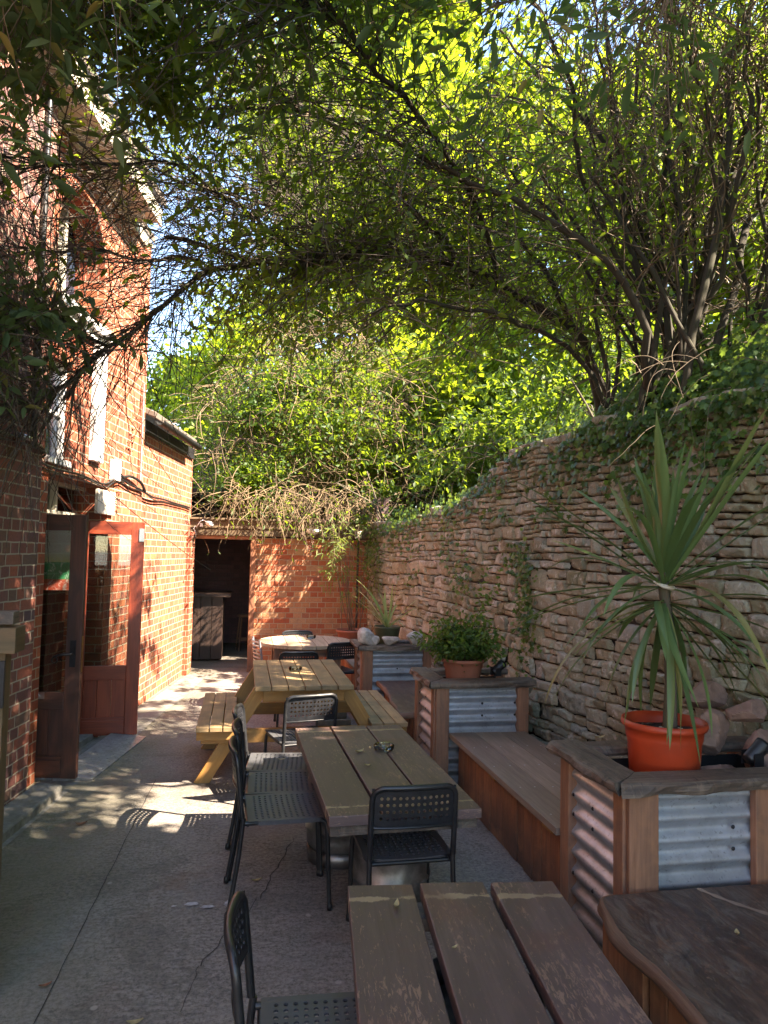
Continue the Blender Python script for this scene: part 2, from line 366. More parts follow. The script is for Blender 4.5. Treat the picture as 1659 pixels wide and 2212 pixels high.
def metal_corr():
    t = NT('galvanised_corrugated_steel'); v = t.coord('Object'); n1 = t.noise(v, 9, 5, .6); n2 = t.noise(v, 60, 3, .6)
    c = t.ramp(n1, [(.3, (.34, .37, .40)), (.7, (.52, .56, .60))])
    c = t.mix(t.math('MULTIPLY', t.ramp(t.noise(v, 5, 6, .7), [(.55, 0), (.7, 1)]), .35), c, (.16, .14, .12))
    sx = t.n('SeparateXYZ'); t.l(v, sx.inputs[0]); gz = t.math('SUBTRACT', t.math('MULTIPLY', t.noise(v, 6, 6, .7), .5), sx.outputs[2]); mr = t.n('MapRange'); t.l(gz, mr.inputs[0]); mr.inputs[1].default_value = -.28; mr.inputs[2].default_value = .1
    c = t.mix(t.math('MULTIPLY', mr.outputs[0], .7), c, (.13, .115, .09)); c = t.mix(t.math('MULTIPLY', t.ramp(n2, [(.60, 0), (.68, 1)]), .4), c, (.10, .09, .075))
    return t.fin(c, t.math('ADD', t.math('MULTIPLY', n2, .2), .34), t.bump(t.noise(v, 3.5, 3, .5), .25, .02), .6)
M['corr'] = metal_corr()

def stone_mat():
    t = NT('rough_rubble_stone'); g = t.n('NewGeometry'); v = t.coord('Object')
    c = t.ramp(g.outputs['Random Per Island'], [(0, (.23, .205, .125)), (.2, (.37, .335, .23)), (.4, (.25, .24, .18)), (.6, (.43, .40, .29)), (.8, (.30, .305, .26)), (.9, (.49, .47, .37)), (1, (.28, .22, .125))])
    f = t.noise(v, 28, 8, .7); m = t.noise(v, 7, 6, .65); b = t.noise(v, 1.4, 4, .6); li = t.noise(v, 13, 5, .7, .5)
    c = t.mix(t.math('MULTIPLY', t.ramp(f, [(.36, 1), (.52, 0)]), .5), c, (.12, .09, .06))
    c = t.mix(t.math('MULTIPLY', t.ramp(m, [(.5, 0), (.66, 1)]), .45), c, (.22, .17, .115))
    c = t.mix(t.math('MULTIPLY', t.ramp(b, [(.45, 0), (.62, 1)]), .5), c, (.15, .16, .07))
    c = t.mix(t.math('MULTIPLY', t.ramp(li, [(.56, 0), (.64, 1)]), .6), c, (.62, .58, .50))
    h = t.math('ADD', t.math('MULTIPLY', f, .5), m)
    return t.fin(c, .92, t.bump(h, 1.0, .02))
M['stone'] = stone_mat()
M['mud'] = plain('dark_wall_core', (.035, .028, .02), .95, 0, .3, 20, .8)

def concrete(name):
    t = NT(name); v = t.coord('Object')
    base = t.noise(v, 1.1, 5, .6); fine = t.noise(v, 48, 7, .85); mid = t.noise(v, 14, 5, .7)
    mp = t.n('Mapping'); mp.inputs['Scale'].default_value = (9, 42, 1); t.l(v, mp.inputs[0]); br = t.noise(mp.outputs[0], 1.2, 7, .75, .6)
    c = t.ramp(base, [(.3, (.225, .198, .168)), (.7, (.31, .275, .235))])
    c = t.mix(t.math('MULTIPLY', t.ramp(fine, [(.42, 1), (.54, 0)]), .75), c, (.045, .039, .033))
    c = t.mix(t.math('MULTIPLY', t.ramp(fine, [(.60, 0), (.70, 1)]), .6), c, (.40, .36, .31))
    c = t.mix(t.math('MULTIPLY', t.ramp(br, [(.36, 1), (.55, 0)]), .45), c, (.07, .06, .05))
    c = t.mix(t.math('MULTIPLY', t.ramp(mid, [(.52, 0), (.70, 1)]), .45), c, (.075, .065, .055))
    pt = t.noise(v, .9, 6, .7, 1.2); c = t.mix(t.math('MULTIPLY', t.ramp(pt, [(.50, 0), (.53, 1)]), .22), c, (.27, .24, .21)); c = t.mix(t.math('MULTIPLY', t.ramp(pt, [(.40, 1), (.46, 0)]), .4), c, (.085, .075, .062))
    vo = t.n('TexVoronoi', i_Scale=3.1); t.l(v, vo.inputs['Vector']); c = t.mix(t.math('MULTIPLY', t.ramp(vo.outputs['Distance'], [(.035, 1), (.05, 0)]), .55), c, (.42, .38, .33))
    # moss in a broad band on the building side
    sx = t.n('SeparateXYZ'); t.l(v, sx.inputs[0])
    d = t.math('ADD', t.math('SUBTRACT', sx.outputs[0], t.math('MULTIPLY', sx.outputs[1], .06)), t.math('MULTIPLY', t.noise(v, 2.2, 4, .6), .7))
    mk = t.ramp(d, [(.0, 1), (.001, 1)]); mr = t.n('MapRange'); t.l(d, mr.inputs[0]); mr.inputs[1].default_value = -.95; mr.inputs[2].default_value = -.25; mr.inputs[3].default_value = 1; mr.inputs[4].default_value = 0
    c = t.mix(t.math('MULTIPLY', mr.outputs[0], t.math('MULTIPLY', t.ramp(mid, [(.3, .9), (.7, .35)]), .75)), c, (.085, .085, .038))
    red = t.noise(v, 1.7, 4, .6, .5); c = t.mix(t.math('MULTIPLY', t.ramp(red, [(.56, 0), (.68, 1)]), .35), c, (.17, .095, .07))
    h = t.math('ADD', t.math('ADD', t.math('MULTIPLY', fine, .6), mid), t.math('MULTIPLY', br, .7))
    return t.fin(c, .88, t.bump(h, .6, .006))
M['concrete'] = concrete('brushed_concrete')
M['smoothconc'] = plain('smooth_concrete_strip', (.20, .19, .165), .85, 0, .2, 25, .3, dirt=(.09, .085, .05), dirtamt=.6)
M['joint'] = plain('dark_joint_dirt', (.04, .035, .03), .95)
def terr():
    t = NT('hillside_leaf_litter'); v = t.coord('Object'); a = t.noise(v, 3, 6, .7); b = t.noise(v, 30, 5, .7)
    c = t.ramp(a, [(.35, (.05, .04, .022)), (.65, (.06, .085, .025))]); c = t.mix(t.math('MULTIPLY', b, .6), c, (.10, .075, .04))
    return t.fin(c, .95, t.bump(b, 1, .05))
M['hill'] = terr()

LG = [(0, (.022, .055, .010)), (.35, (.040, .085, .012)), (.65, (.070, .120, .014)), (.88, (.12, .16, .02)), (1, (.20, .19, .03))]
M['leaf_far'] = leafmat('sunlit_green_leaf', LG, .5, (.58, .72, .03))
M['leaf_mid'] = leafmat('mid_green_leaf', [(0, (.018, .045, .010)), (.5, (.035, .075, .015)), (.93, (.06, .11, .02)), (1, (.16, .13, .03))], .42, (.42, .58, .03))
M['leaf_near'] = leafmat('grey_green_leaf', [(0, (.028, .055, .028)), (.5, (.045, .085, .038)), (.85, (.065, .11, .045)), (.96, (.10, .13, .05)), (1, (.25, .17, .05))], .35, (.30, .42, .08), .55)
M['ivy'] = leafmat('ivy_leaf', [(0, (.018, .050, .014)), (.6, (.045, .11, .022)), (.93, (.09, .17, .035)), (1, (.18, .26, .06))], .3, (.3, .45, .05), .4, .4)
M['shrubleaf'] = leafmat('pot_shrub_leaf', [(0, (.03, .07, .018)), (.6, (.06, .12, .028)), (1, (.10, .16, .035))], .35, (.3, .45, .05))
M['bamboo'] = leafmat('bamboo_leaf', [(0, (.08, .13, .03)), (1, (.16, .2, .05))], .4, (.4, .5, .08))
M['cordyline'] = leafmat('cordyline_blade', [(0, (.06, .115, .045)), (.5, (.095, .175, .065)), (.85, (.13, .21, .07)), (1, (.24, .22, .08))], .25, (.25, .35, .06), .35, .5)
M['stripe'] = leafmat('striped_grass_blade', [(0, (.12, .2, .05)), (.5, (.3, .36, .14)), (1, (.5, .52, .3))], .35, (.5, .6, .2))
M['deadflower'] = plain('dead_flower_spike', (.13, .075, .055), .9, 0, .3, 20, .3)

# ------------------------------------------------------------------ facade frame
NF = np.array([.987, -.155]); NF = NF / np.linalg.norm(NF)
def fx(y): return -1.48 + .157 * (y - 5.71)
FA = math.atan(.157)      # facade turned clockwise from +Y
def fpt(y, off, z): return np.array([fx(y) + NF[0] * off, y + NF[1] * off, z])
def fbox(mb, y0, y1, z0, z1, o0, o1, m=0):
    """box in the facade's own frame: between stations y0..y1, heights z0..z1, offsets o0..o1 (outwards positive)"""
    P = [fpt(y, o, z) for o in (o0, o1) for y in (y0, y1) for z in (z0, z1)]
    v = np.array(P); F = [(0, 1, 3, 2), (4, 6, 7, 5), (0, 4, 5, 1), (2, 3, 7, 6), (0, 2, 6, 4), (1, 5, 7, 3)]
    par = np.array([[o, y * 1.012, z] for o in (o0, o1) for y in (y0, y1) for z in (z0, z1)]); uv = []
    for f, na in zip(F, [0, 0, 1, 1, 2, 2]):
        for i in f:
            uv.append({0: (par[i, 1], par[i, 2]), 1: (par[i, 0], par[i, 2]), 2: (par[i, 1], par[i, 0])}[na])
    mb.add(v, F, uv, m); return mb
def fboxw(mb, *a, m=0):
    """same but with wood grain running along the longest side"""
    y0, y1, z0, z1, o0, o1 = a; P = np.array([fpt(y, o, z) for o in (o0, o1) for y in (y0, y1) for z in (z0, z1)])
    F = [(0, 1, 3, 2), (4, 6, 7, 5), (0, 4, 5, 1), (2, 3, 7, 6), (0, 2, 6, 4), (1, 5, 7, 3)]
    par = np.array([[o, y, z] for o in (o0, o1) for y in (y0, y1) for z in (z0, z1)]); d = np.ptp(par, axis=0); g = int(np.argmax(d)); off = RNG.random(2) * 9; uv = []
    for f, na in zip(F, [0, 0, 1, 1, 2, 2]):
        oth = [k for k in range(3) if k != na]
        if g in oth: ua = g; va = [k for k in oth if k != g][0]
        else: ua, va = oth
        for i in f: uv.append((par[i, ua] + off[0], par[i, va] + off[1]))
    mb.add(P, F, uv, m); return mb

# ------------------------------------------------------------------ ground, hill
g = MB()
def sheet(mb, pts, z, m=0): mb.add([(x, y, z) for x, y in pts], [tuple(range(len(pts)))], [(x, y) for x, y in pts], m)
sheet(g, [(-300, -300), (300, -300), (300, 300), (-300, 300)], 0)
g.build('ground', M['concrete'], kind='structure')
k = MB()
P = [(fx(y) + .02, y) for y in np.linspace(2.2, 10.4, 12)] ; Q = [(fx(y) + .34 + .02 * math.sin(y * 3), y) for y in np.linspace(10.4, 2.2, 12)]
sheet(k, P + Q, .006); k.build('path', M['smoothconc'], kind='structure')
k = MB(); P = [fpt(y, .10, 0)[:2] for y in (2.0, 5.62)]; Q = [fpt(y, .31, 0)[:2] for y in (5.55, 2.0)]
pts = [tuple(p) for p in P + Q]; z = .07
v = [(x, y, .0) for x, y in pts] + [(x, y, z) for x, y in pts]
k.add(v, [(4, 5, 6, 7), (0, 1, 5, 4), (1, 2, 6, 5), (2, 3, 7, 6), (3, 0, 4, 7)], [(p[0], p[1]) for f in [(4, 5, 6, 7), (0, 1, 5, 4), (1, 2, 6, 5), (2, 3, 7, 6), (3, 0, 4, 7)] for p in [v[i] for i in f]])
k.build('kerb', M['smoothconc'], kind='structure', bevel=.015)
k = MB()
def crack(p, q, w=.008, n=14, wob=.012):
    p = np.array(p, float); q = np.array(q, float); d = (q - p) / np.linalg.norm(q - p); nn = np.array([-d[1], d[0]])
    c = [p + (q - p) * t + nn * (RNG.random() - .5) * 2 * wob for t in np.linspace(0, 1, n)]
    L = [tuple(a + nn * w * (.4 + RNG.random() * .6)) for a in c]; Rr = [tuple(a - nn * w * (.4 + RNG.random() * .6)) for a in c]
    for i in range(n - 1): sheet(k, [L[i], Rr[i], Rr[i + 1], L[i + 1]], .004)
crack((-.76, 1.2), (-.60, 5.75), .0028, 60, .003); crack((-.35, 4.95), (.45, 4.9), .002, 20, .003); crack((-.40, 7.9), (1.1, 7.8), .004, 20, .003)
crack((.36, 4.5), (.13, 3.75), .0035, 16, .012); crack((.13, 3.75), (-.13, 3.2), .0035, 16, .014); crack((-.13, 3.2), (-.18, 2.9), .0015, 10, .008)
k.build('pavement', M['joint'], kind='structure')

k = MB()
for (cx_, cy_, rx_, ry_) in ((.015, 3.72, .055, .05), (-.20, 3.74, .03, .018), (-.12, 3.70, .03, .014), (-.28, 3.73, .012, .008)):
    an = np.linspace(0, 2 * math.pi, 26, endpoint=False); rr_ = .55 + .9 * fbm(np.stack([np.cos(an) * 2.5 + cx_ * 40, np.sin(an) * 2.5, 0 * an], -1), 4, 3)
    sheet(k, [(cx_ + rx_ * r__ * math.cos(a), cy_ + ry_ * r__ * math.sin(a)) for a, r__ in zip(an, rr_)], .008)
k.build('pavement', plain('old_white_paint_splash', (.42, .41, .41), .9, 0, .3, 40, .3), kind='structure')
def wallx(y): return 1.82 + .1 * (10.6 - y)            # yard face of the rubble wall
def wallh(y): return float(np.interp(y, [-6, 2, 3, 4.5, 5.75, 6.5, 7.1, 8.5, 10.8], [2.5, 2.56, 2.62, 2.68, 2.66, 2.46, 2.30, 2.2, 2.1]))
nx, ny = 60, 70; V = []; UVp = []
for j in range(ny):
    y = -10 + 55 * (j / (ny - 1)) ** 1.0
    for i in range(nx):
        t = i / (nx - 1)
        if y < 11: x0 = wallx(y) + .3
        else: x0 = wallx(11) + .3
        x = x0 + 60 * t ** 2
        d = x - x0; hh = wallh(min(y, 10.8)) - .12 + min(d, 14) * .30 + .25 * (fbm([[x * .7, y * .7, 0]], 3)[0] - .5)
        V.append((x, y, hh))
F = [(j * nx + i, j * nx + i + 1, (j + 1) * nx + i + 1, (j + 1) * nx + i) for j in range(ny - 1) for i in range(nx - 1)]
hb = MB().add(V, F, None, 0, True)
V = []; ex = 40
for j in range(26):
    for i in range(ex):
        x = -30 + 34 * i / (ex - 1); y = 15.2 + 30 * (j / 25); d = y - 15.2
        V.append((x, y, (-.2 if x < -1.6 else 1.9) + min(d, 12) * .32 + .3 * (fbm([[x * .6, y * .6, 0]], 5)[0] - .5)))
hb.add(V, [(j * ex + i, j * ex + i + 1, (j + 1) * ex + i + 1, (j + 1) * ex + i) for j in range(25) for i in range(ex - 1)], None, 0, True)
hb.build('terrain', M['hill'], kind='structure')

# ------------------------------------------------------------------ brick building
house = empty('brick_building', tuple(fpt(6.5, 0, 0)))
tag(house, 'red brick building with open double doors and a low guttered wing on the left', 'building')
inv = Matrix.Translation(-Vector(house.location))
def hpart(mb, name, mat, bevel=0, parent=None):
    o = mb.xf(np.array(inv)).build(name, mat, house if parent is None else parent, bevel=bevel); return o
w = MB(); fbox(w, -2.5, 5.45, 0, 5.05, -.35, .10); hpart(w, 'wall', M['brick_pier'])['label'] = 'dark shaded brick pier beside the gate'
w = MB()
fbox(w, 5.45, 5.72, 0, 5.05, -.35, 0); fbox(w, 5.72, 5.80, 0, 2.30, -.35, 0); fbox(w, 7.08, 8.13, 0, 5.05, -.35, 0)
fbox(w, 5.72, 7.08, 2.30, 2.38, -.35, 0); fbox(w, 6.15, 7.08, 2.38, 3.20, -.35, 0); fbox(w, 5.72, 7.08, 3.20, 3.70, -.35, 0)
fbox(w, 6.78, 7.08, 3.70, 5.05, -.35, 0); fbox(w, 5.72, 5.78, 3.70, 5.05, -.35, 0); fbox(w, 5.78, 6.78, 4.72, 5.05, -.35, 0)
# arched head: brick spandrels either side of the arch
for sgn in (-1, 1):
    c = 6.28; pts = [(c + sgn * .5, 4.72), (c, 4.72)] + [(c + sgn * .5 * math.sin(a), 4.22 + .5 * math.cos(a)) for a in np.linspace(0, math.pi / 2, 9)]
    pts = [pts[0]] + pts[2:]
    vv = [fpt(y, 0, z) for y, z in pts]; n = len(vv); w.add(vv, [tuple(range(n))], pts)
    arc = pts[1:]; vv = [fpt(y, 0, z) for y, z in arc] + [fpt(y, -.25, z) for y, z in arc]; n = len(arc)
    w.add(vv, [(i, i + 1, n + i + 1, n + i) for i in range(n - 1)], [(i * .06 + a, b * .25) for i in range(n - 1) for a, b in ((0, 0), (.06, 0), (.06, 1), (0, 1))])
fbox(w, 7.80, 8.13, 0, 5.05, -5, -.35); hpart(w, 'wall', M['brick_lit'])
w = MB(); fbox(w, 8.13, 10.55, 0, 3.12, -.38, -.03); fbox(w, 10.35, 10.6, 0, 2.0, -.03, .03); hpart(w, 'wall', M['brick_lit'])
w = MB()   # interior shell behind the doors
fbox(w, 5.2, 7.7, 0, 3.0, -3.2, -3.1); fbox(w, 5.2, 5.25, 0, 3.0, -3.1, -.35); fbox(w, 7.65, 7.7, 0, 3.0, -3.1, -.35); fbox(w, 5.25, 7.65, 2.5, 2.55, -3.1, -.35); fbox(w, 5.25, 7.65, 0, .05, -3.1, -.35)
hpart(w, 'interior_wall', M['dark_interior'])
w = MB(); fboxw(w, 5.74, 7.12, 2.02, 2.05, -.3, -.20); fboxw(w, 5.80, 5.84, 0, 2.02, -.3, -.18); fboxw(w, 7.04, 7.08, 0, 2.02, -.3, -.18)
hpart(w, 'door_frame', M['cream'], .003)
w = MB(); fbox(w, 5.84, 7.04, 2.06, 2.29, -.26, -.25); fan = hpart(w, 'fanlight', M['glass'])
w = MB(); fboxw(w, 5.80, 7.08, 2.27, 2.30, -.28, -.2); fboxw(w, 6.42, 6.46, 2.05, 2.27, -.28, -.2); hpart(w, 'frame', M['cream'], parent=fan)
w = MB(); fbox(w, 6.75, 7.2, 2.05, 2.27, .002, .035); hpart(w, 'lintel', plain('pale_stone_lintel', (.62, .54, .44), .8, 0, .15, 8, .2), .006)
# white window above the doors
w = MB()
for a in ((5.72, 6.15, 2.38, 2.43, -.12, .03), (5.72, 6.15, 3.16, 3.20, -.12, -.04), (5.72, 5.755, 2.43, 3.16, -.12, -.04), (6.11, 6.15, 2.43, 3.16, -.12, -.04), (5.755, 6.11, 2.78, 2.81, -.12, -.05)): fbox(w, *a)
win = hpart(w, 'window', M['white'], .004)
w = MB(); fbox(w, 5.755, 6.11, 2.43, 3.16, -.09, -.08); hpart(w, 'pane', M['darkglass'], parent=win)
w = MB(); fbox(w, 5.70, 6.85, 3.60, 3.68, .002, .09); fbox(w, 5.70, 6.85, 3.54, 3.60, .002, .05); hpart(w, 'sill', M['white'], .004)
w = MB(); fbox(w, 5.78, 6.78, 3.70, 4.72, -.30, -.27); aw = hpart(w, 'window', M['darkglass'])
w = MB(); fbox(w, 6.36, 6.42, 3.70, 4.70, -.27, -.20); fbox(w, 6.12, 6.16, 3.70, 4.66, -.27, -.22); fbox(w, 5.80, 6.78, 3.70, 3.76, -.27, -.2); hpart(w, 'frame', M['cream'], parent=aw)
w = MB(); fbox(w, 6.56, 6.80, 2.50, 3.53, .002, .05); hpart(w, 'glare_strip', M['white'], .004)  # white strip added for the blown-out sun glare on the brick
# eaves
w = MB(); fbox(w, -2.5, 7.5, 5.06, 5.10, -.30, .26); fbox(w, 7.5, 8.13, 5.06, 5.10, -.30, .02); hpart(w, 'soffit', M['cream'])
w = MB(); fbox(w, -2.5, 7.5, 5.02, 5.20, .262, .285); fbox(w, 5.46, 7.9, 4.97, 5.05, .002, .03); hpart(w, 'fascia', M['cream'])
w = MB()
for (z0, z1, o0, o1, ya, yb) in ((5.215, 8.2, .32, -3.0, -2.5, 7.52), (5.12, 7.6, .03, -2.6, 7.525, 8.15)):
    v = [fpt(y, o, z) for y in (ya, yb) for (o, z) in ((o0, z0), (o1, z1), (o1, z1 + .08), (o0, z0 + .08))]
    w.add(v, [(0, 1, 2, 3), (7, 6, 5, 4), (0, 4, 5, 1), (3, 2, 6, 7), (0, 3, 7, 4)])
v = [fpt(y, o, z) for y in (10.7,) for (o, z) in ((0, 0),)]
hpart(w, 'roof', M['roof'])
w = MB(); z0, z1, o0, o1, ya, yb = 3.17, 3.95, .12, -1.9, 8.13, 10.1
v = [fpt(y, o, z) for y in (ya, yb) for (o, z) in ((o0, z0), (o1, z1), (o1, z1 + .07), (o0, z0 + .07))]
w.add(v, [(0, 1, 2, 3), (7, 6, 5, 4), (0, 4, 5, 1), (3, 2, 6, 7), (0, 3, 7, 4)]); rf = hpart(w, 'roof', M['roof'], .01)
w = MB(); an = np.linspace(math.pi, 2 * math.pi, 9)
pr = [(.155 + .055 * math.cos(a), 3.15 + .055 * math.sin(a)) for a in an] + [(.155 + .048 * math.cos(a), 3.15 + .048 * math.sin(a)) for a in an[::-1]]
ys = np.linspace(8.15, 10.05, 8); n = len(pr); v = [fpt(y, o, z) for y in ys for o, z in pr]
w.add(v, [(i * n + j, i * n + (j + 1) % n, (i + 1) * n + (j + 1) % n, (i + 1) * n + j) for i in range(len(ys) - 1) for j in range(n)], None, 0, True)
w.add([fpt(8.15, o, z) for o, z in pr], [tuple(range(n))])
for y in (8.5, 9.1, 9.7): tube(w, [fpt(y, .10, 3.17), fpt(y, .155, 3.085), fpt(y, .22, 3.16)], .006, 5)
fbox(w, 8.13, 10.5, 3.02, 3.16, -.03, .0)
hpart(w, 'gutter', M['darkmetal'])
w = MB(); tube(w, [fpt(7.95, .03, 2.45), fpt(7.95, .03, 3.5)], .012, 8); hpart(w, 'conduit', M['lead'])
w = MB(); tube(w, [fpt(5.25, .125, 2.42), fpt(5.25, .125, 4.9)], .022, 8); hpart(w, 'drainpipe', M['black'])
w = MB(); cb = spline([fpt(3.8, .12, 2.42), fpt(4.6, .12, 2.44), fpt(5.40, .12, 2.44), fpt(5.5, .04, 2.36), fpt(6.2, .03, 2.345), fpt(6.9, .03, 2.33), fpt(7.15, .04, 2.40), fpt(7.4, .03, 2.41), fpt(7.9, .03, 2.37), fpt(8.6, 0.01, 2.33), fpt(9.4, -.01, 2.34), fpt(10.4, -.01, 2.32)], 60)
cb[:, 2] += .006 * np.sin(np.arange(60) * .9); tube(w, cb, .011, 6); cb2 = cb + np.array([.008, 0, -.025]) + .006 * np.sin(np.arange(60) * .6)[:, None]; tube(w, cb2, .007, 5)
cb3 = spline([fpt(7.15, .05, 2.5), fpt(7.35, .04, 2.44), fpt(7.6, .04, 2.47), fpt(7.9, .05, 2.44), fpt(8.1, .04, 2.36)], 20); tube(w, cb3, .016, 6); hpart(w, 'cable', M['black'])
w = MB(); fbox(w, 7.08, 7.22, 2.38, 2.58, .002, .07); hpart(w, 'junction_box', M['white'], .008)
w = MB(); fbox(w, 5.33, 5.45, 0, 2.3, .1, .102); 
w = MB(); lathe(w, [(.0, .02), (.05, .018), (.06, 0), (.05, -.012), (0, -.014)], 14, (0, 0, 0)); w.xf(np.array(Matrix.Translation(Vector(fpt(5.05, .15, 2.46))) @ Matrix.Rotation(R(20), 4, 'Y'))); hpart(w, 'wall_lamp', M['steel'])

# doors: each leaf is built flat (hinge at x=0, width along +x, thickness y) then turned
def leaf(name, hinge, ang, wd, ht, mat, z0=.03, handle=True):
    root_o = empty(name, (hinge[0], hinge[1], z0), ang); root_o.parent = house; root_o.matrix_parent_inverse = inv
    st = .115; T = .042
    fr = MB(); box(fr, 0, st, -T / 2, T / 2, 0, ht); box(fr, wd - st, wd, -T / 2, T / 2, 0, ht)
    box(fr, st, wd - st, -T / 2, T / 2, ht - .12, ht); box(fr, st, wd - st, -T / 2, T / 2, .0, .16); box(fr, st, wd - st, -T / 2, T / 2, .50, .63)
    fr.build('frame', mat, root_o, bevel=.004)
    pn = MB(); npn = 3; pw = (wd - 2 * st) / npn
    for i in range(npn): box(pn, st + i * pw + .0015, st + (i + 1) * pw - .0015, -.012, .012, .16, .50)
    box(pn, st, wd - st, -.03, -.0215, .022, .135)
    pn.build('panel', mat, root_o, bevel=.003)
    gl = MB(); box(gl, st, wd - st, -.003, .003, .63, ht - .12); gl.build('glass_pane', M['glass'], root_o)
    return root_o
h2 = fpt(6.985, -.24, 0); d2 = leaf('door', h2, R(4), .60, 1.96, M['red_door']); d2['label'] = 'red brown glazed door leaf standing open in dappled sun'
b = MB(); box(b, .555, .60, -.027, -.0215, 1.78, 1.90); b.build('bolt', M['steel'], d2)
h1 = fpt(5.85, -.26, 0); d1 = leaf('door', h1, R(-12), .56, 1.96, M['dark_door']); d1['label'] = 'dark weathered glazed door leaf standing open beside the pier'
b = MB(); tube(b, [(.50, -.022, .92), (.50, -.065, .92), (.42, -.07, .915), (.38, -.068, .90)], .009, 8); box(b, .478, .522, -.027, -.0215, .82, 1.02); 
for i in range(12): pass
tube(b, [(.385 + .022 * math.cos(a), -.068, .875 + .022 * math.sin(a)) for a in np.linspace(0, 6.28, 13)], .005, 6); b.build('handle', M['darkmetal'], d1)
b = MB(); box(b, .5605, .563, -.012, .012, .78, 1.05); b.build('lock_plate', M['brass'], d1)
b = MB(); hp = [(.10, -.10, .575), (.17, -.06, .585), (.235, -.03, .60), (.255, -.03, .615), (.27, -.03, .60), (.262, -.03, .585)]; tube(b, spline(hp, 16), .004, 6); box(b, .255, .30, -.026, -.0215, .58, .63); b.build('hook', M['steel'], d1)
# poster seen inside
def poster():
    t = NT('painted_panel'); v = t.coord('UV'); n1 = t.noise(v, 6, 3, .6, 1.5); sx = t.n('SeparateXYZ'); t.l(v, sx.inputs[0])
    c = t.ramp(sx.outputs[1], [(0, (.55, .08, .04)), (.16, (.50, .10, .06)), (.17, (.04, .30, .12)), (.42, (.05, .38, .16)), (.43, (.75, .75, .35)), (.6, (.8, .8, .74)), (1, (.8, .82, .8))], 'LINEAR')
    c = t.mix(t.math('MULTIPLY', t.ramp(n1, [(.55, 0), (.58, 1)]), .5), c, (.8, .8, .7)); return t.fin(c, .5)
w = MB(); w.add([(-1.90, 7.02, 1.35), (-1.56, 7.02, 1.35), (-1.56, 7.02, 1.95), (-1.90, 7.02, 1.95), (-1.90, 7.035, 1.35), (-1.56, 7.035, 1.35), (-1.56, 7.035, 1.95), (-1.90, 7.035, 1.95)], [(0, 1, 2, 3), (5, 4, 7, 6), (0, 4, 5, 1), (3, 2, 6, 7), (1, 5, 6, 2), (0, 3, 7, 4)], [(0, 0), (1, 0), (1, 1), (0, 1)] * 6)
pob = w.build('painted_panel', poster()); tag(pob, 'bright red, green and white painted panel seen through the dark door leaf', 'painted panel')
w = MB(); 
for i in range(1): fbox(w, 5.84, 7.04, .0, .052, -.35, -.02)
hpart(w, 'threshold', M['smoothconc'])
# tread plate
def treadmat():
    t = NT('tread_plate_metal'); v = t.coord('Object', (1, 1, 1)); n1 = t.noise(v, 20, 4, .6)
    c = t.ramp(n1, [(.3, (.22, .22, .21)), (.7, (.36, .36, .35))]); return t.fin(c, .5, t.bump(n1, .1, .002), .6)
w = MB(); pl = [(-1.34, 5.80), (-1.06, 5.80), (-.83, 7.02), (-1.13, 7.10)]
v = [(x, y, .052) for x, y in pl[:1]] + [(pl[1][0], pl[1][1], .012), (pl[2][0], pl[2][1], .012), (pl[3][0], pl[3][1], .05)]
w.add(v, [(0, 1, 2, 3)], [(0, 0), (1, 0), (1, 1), (0, 1)]); w.add([(a[0], a[1], 0.001) for a in v] + v, [(0, 4, 5, 1)[::-1], (1, 2, 6, 5), (2, 3, 7, 6)])
A = np.array(v)
for i in range(1, 20):
    for j in range(1, 8):
        s, t_ = i / 20, j / 8; p = (A[0] * (1 - t_) + A[1] * t_) * (1 - s) + (A[3] * (1 - t_) + A[2] * t_) * s
        a = (.7 if (i + j) % 2 else -.7) + .15; dx, dy = math.cos(a) * .013, math.sin(a) * .013; nx_, ny_ = -dy * .28, dx * .28; nz = np.array([0, 0, .003])
        w.add([p + (dx, dy, .0005), p + (nx_, ny_, .0005), p - (dx, dy, -.0005), p - (nx_, ny_, -.0005), p + nz], [(0, 1, 4), (1, 2, 4), (2, 3, 4), (3, 0, 4)])
tp = w.build('ramp_plate', treadmat()); tag(tp, 'grey metal tread plate ramp on the ground at the open double doors', 'ramp plate')

# ------------------------------------------------------------------ back wall with doorway, covered room beyond
bw = empty('brick_wall', (1.0, 10.7, 0)); tag(bw, 'low mixed brick wall with a timber-framed doorway closing the far end of the yard', 'wall')
bi = np.array(Matrix.Translation((-1.0, -10.7, 0)))
def bp(mb, name, mat, bevel=0): return mb.xf(bi).build(name, mat, bw, bevel=bevel)
w = MB()
def ubox(mb, x0, x1, y0, y1, z0, z1, m=0):
    v = np.array([[x, y, z] for x in (x0, x1) for y in (y0, y1) for z in (z0, z1)], float)
    F = [(0, 1, 3, 2), (4, 6, 7, 5), (0, 4, 5, 1), (2, 3, 7, 6), (0, 2, 6, 4), (1, 5, 7, 3)]; uv = []
    for f, na in zip(F, [0, 0, 1, 1, 2, 2]):
        for i in f: uv.append({0: (v[i, 1], v[i, 2]), 1: (v[i, 0], v[i, 2]), 2: (v[i, 0], v[i, 1])}[na])
    mb.add(v, F, uv, m)
ubox(w, .18, 2.0, 10.6, 10.82, 0, 1.93); bp(w, 'wall', M['brick_back'])
w = MB(); box(w, .10, .18, 10.56, 10.80, 0, 1.90); box(w, -.78, -.72, 10.56, 10.80, 0, 1.90); box(w, -.78, .18, 10.57, 10.80, 1.90, 1.95); bp(w, 'door_frame', M['cedar'], .004)
w = MB(); box(w, -.80, 2.0, 10.54, 10.58, 1.95, 2.05); box(w, -.80, 2.0, 10.525, 10.565, 2.055, 2.17); box(w, -.8, 2.0, 10.48, 10.62, 2.172, 2.20); bp(w, 'fascia', M['fascia'], .004)
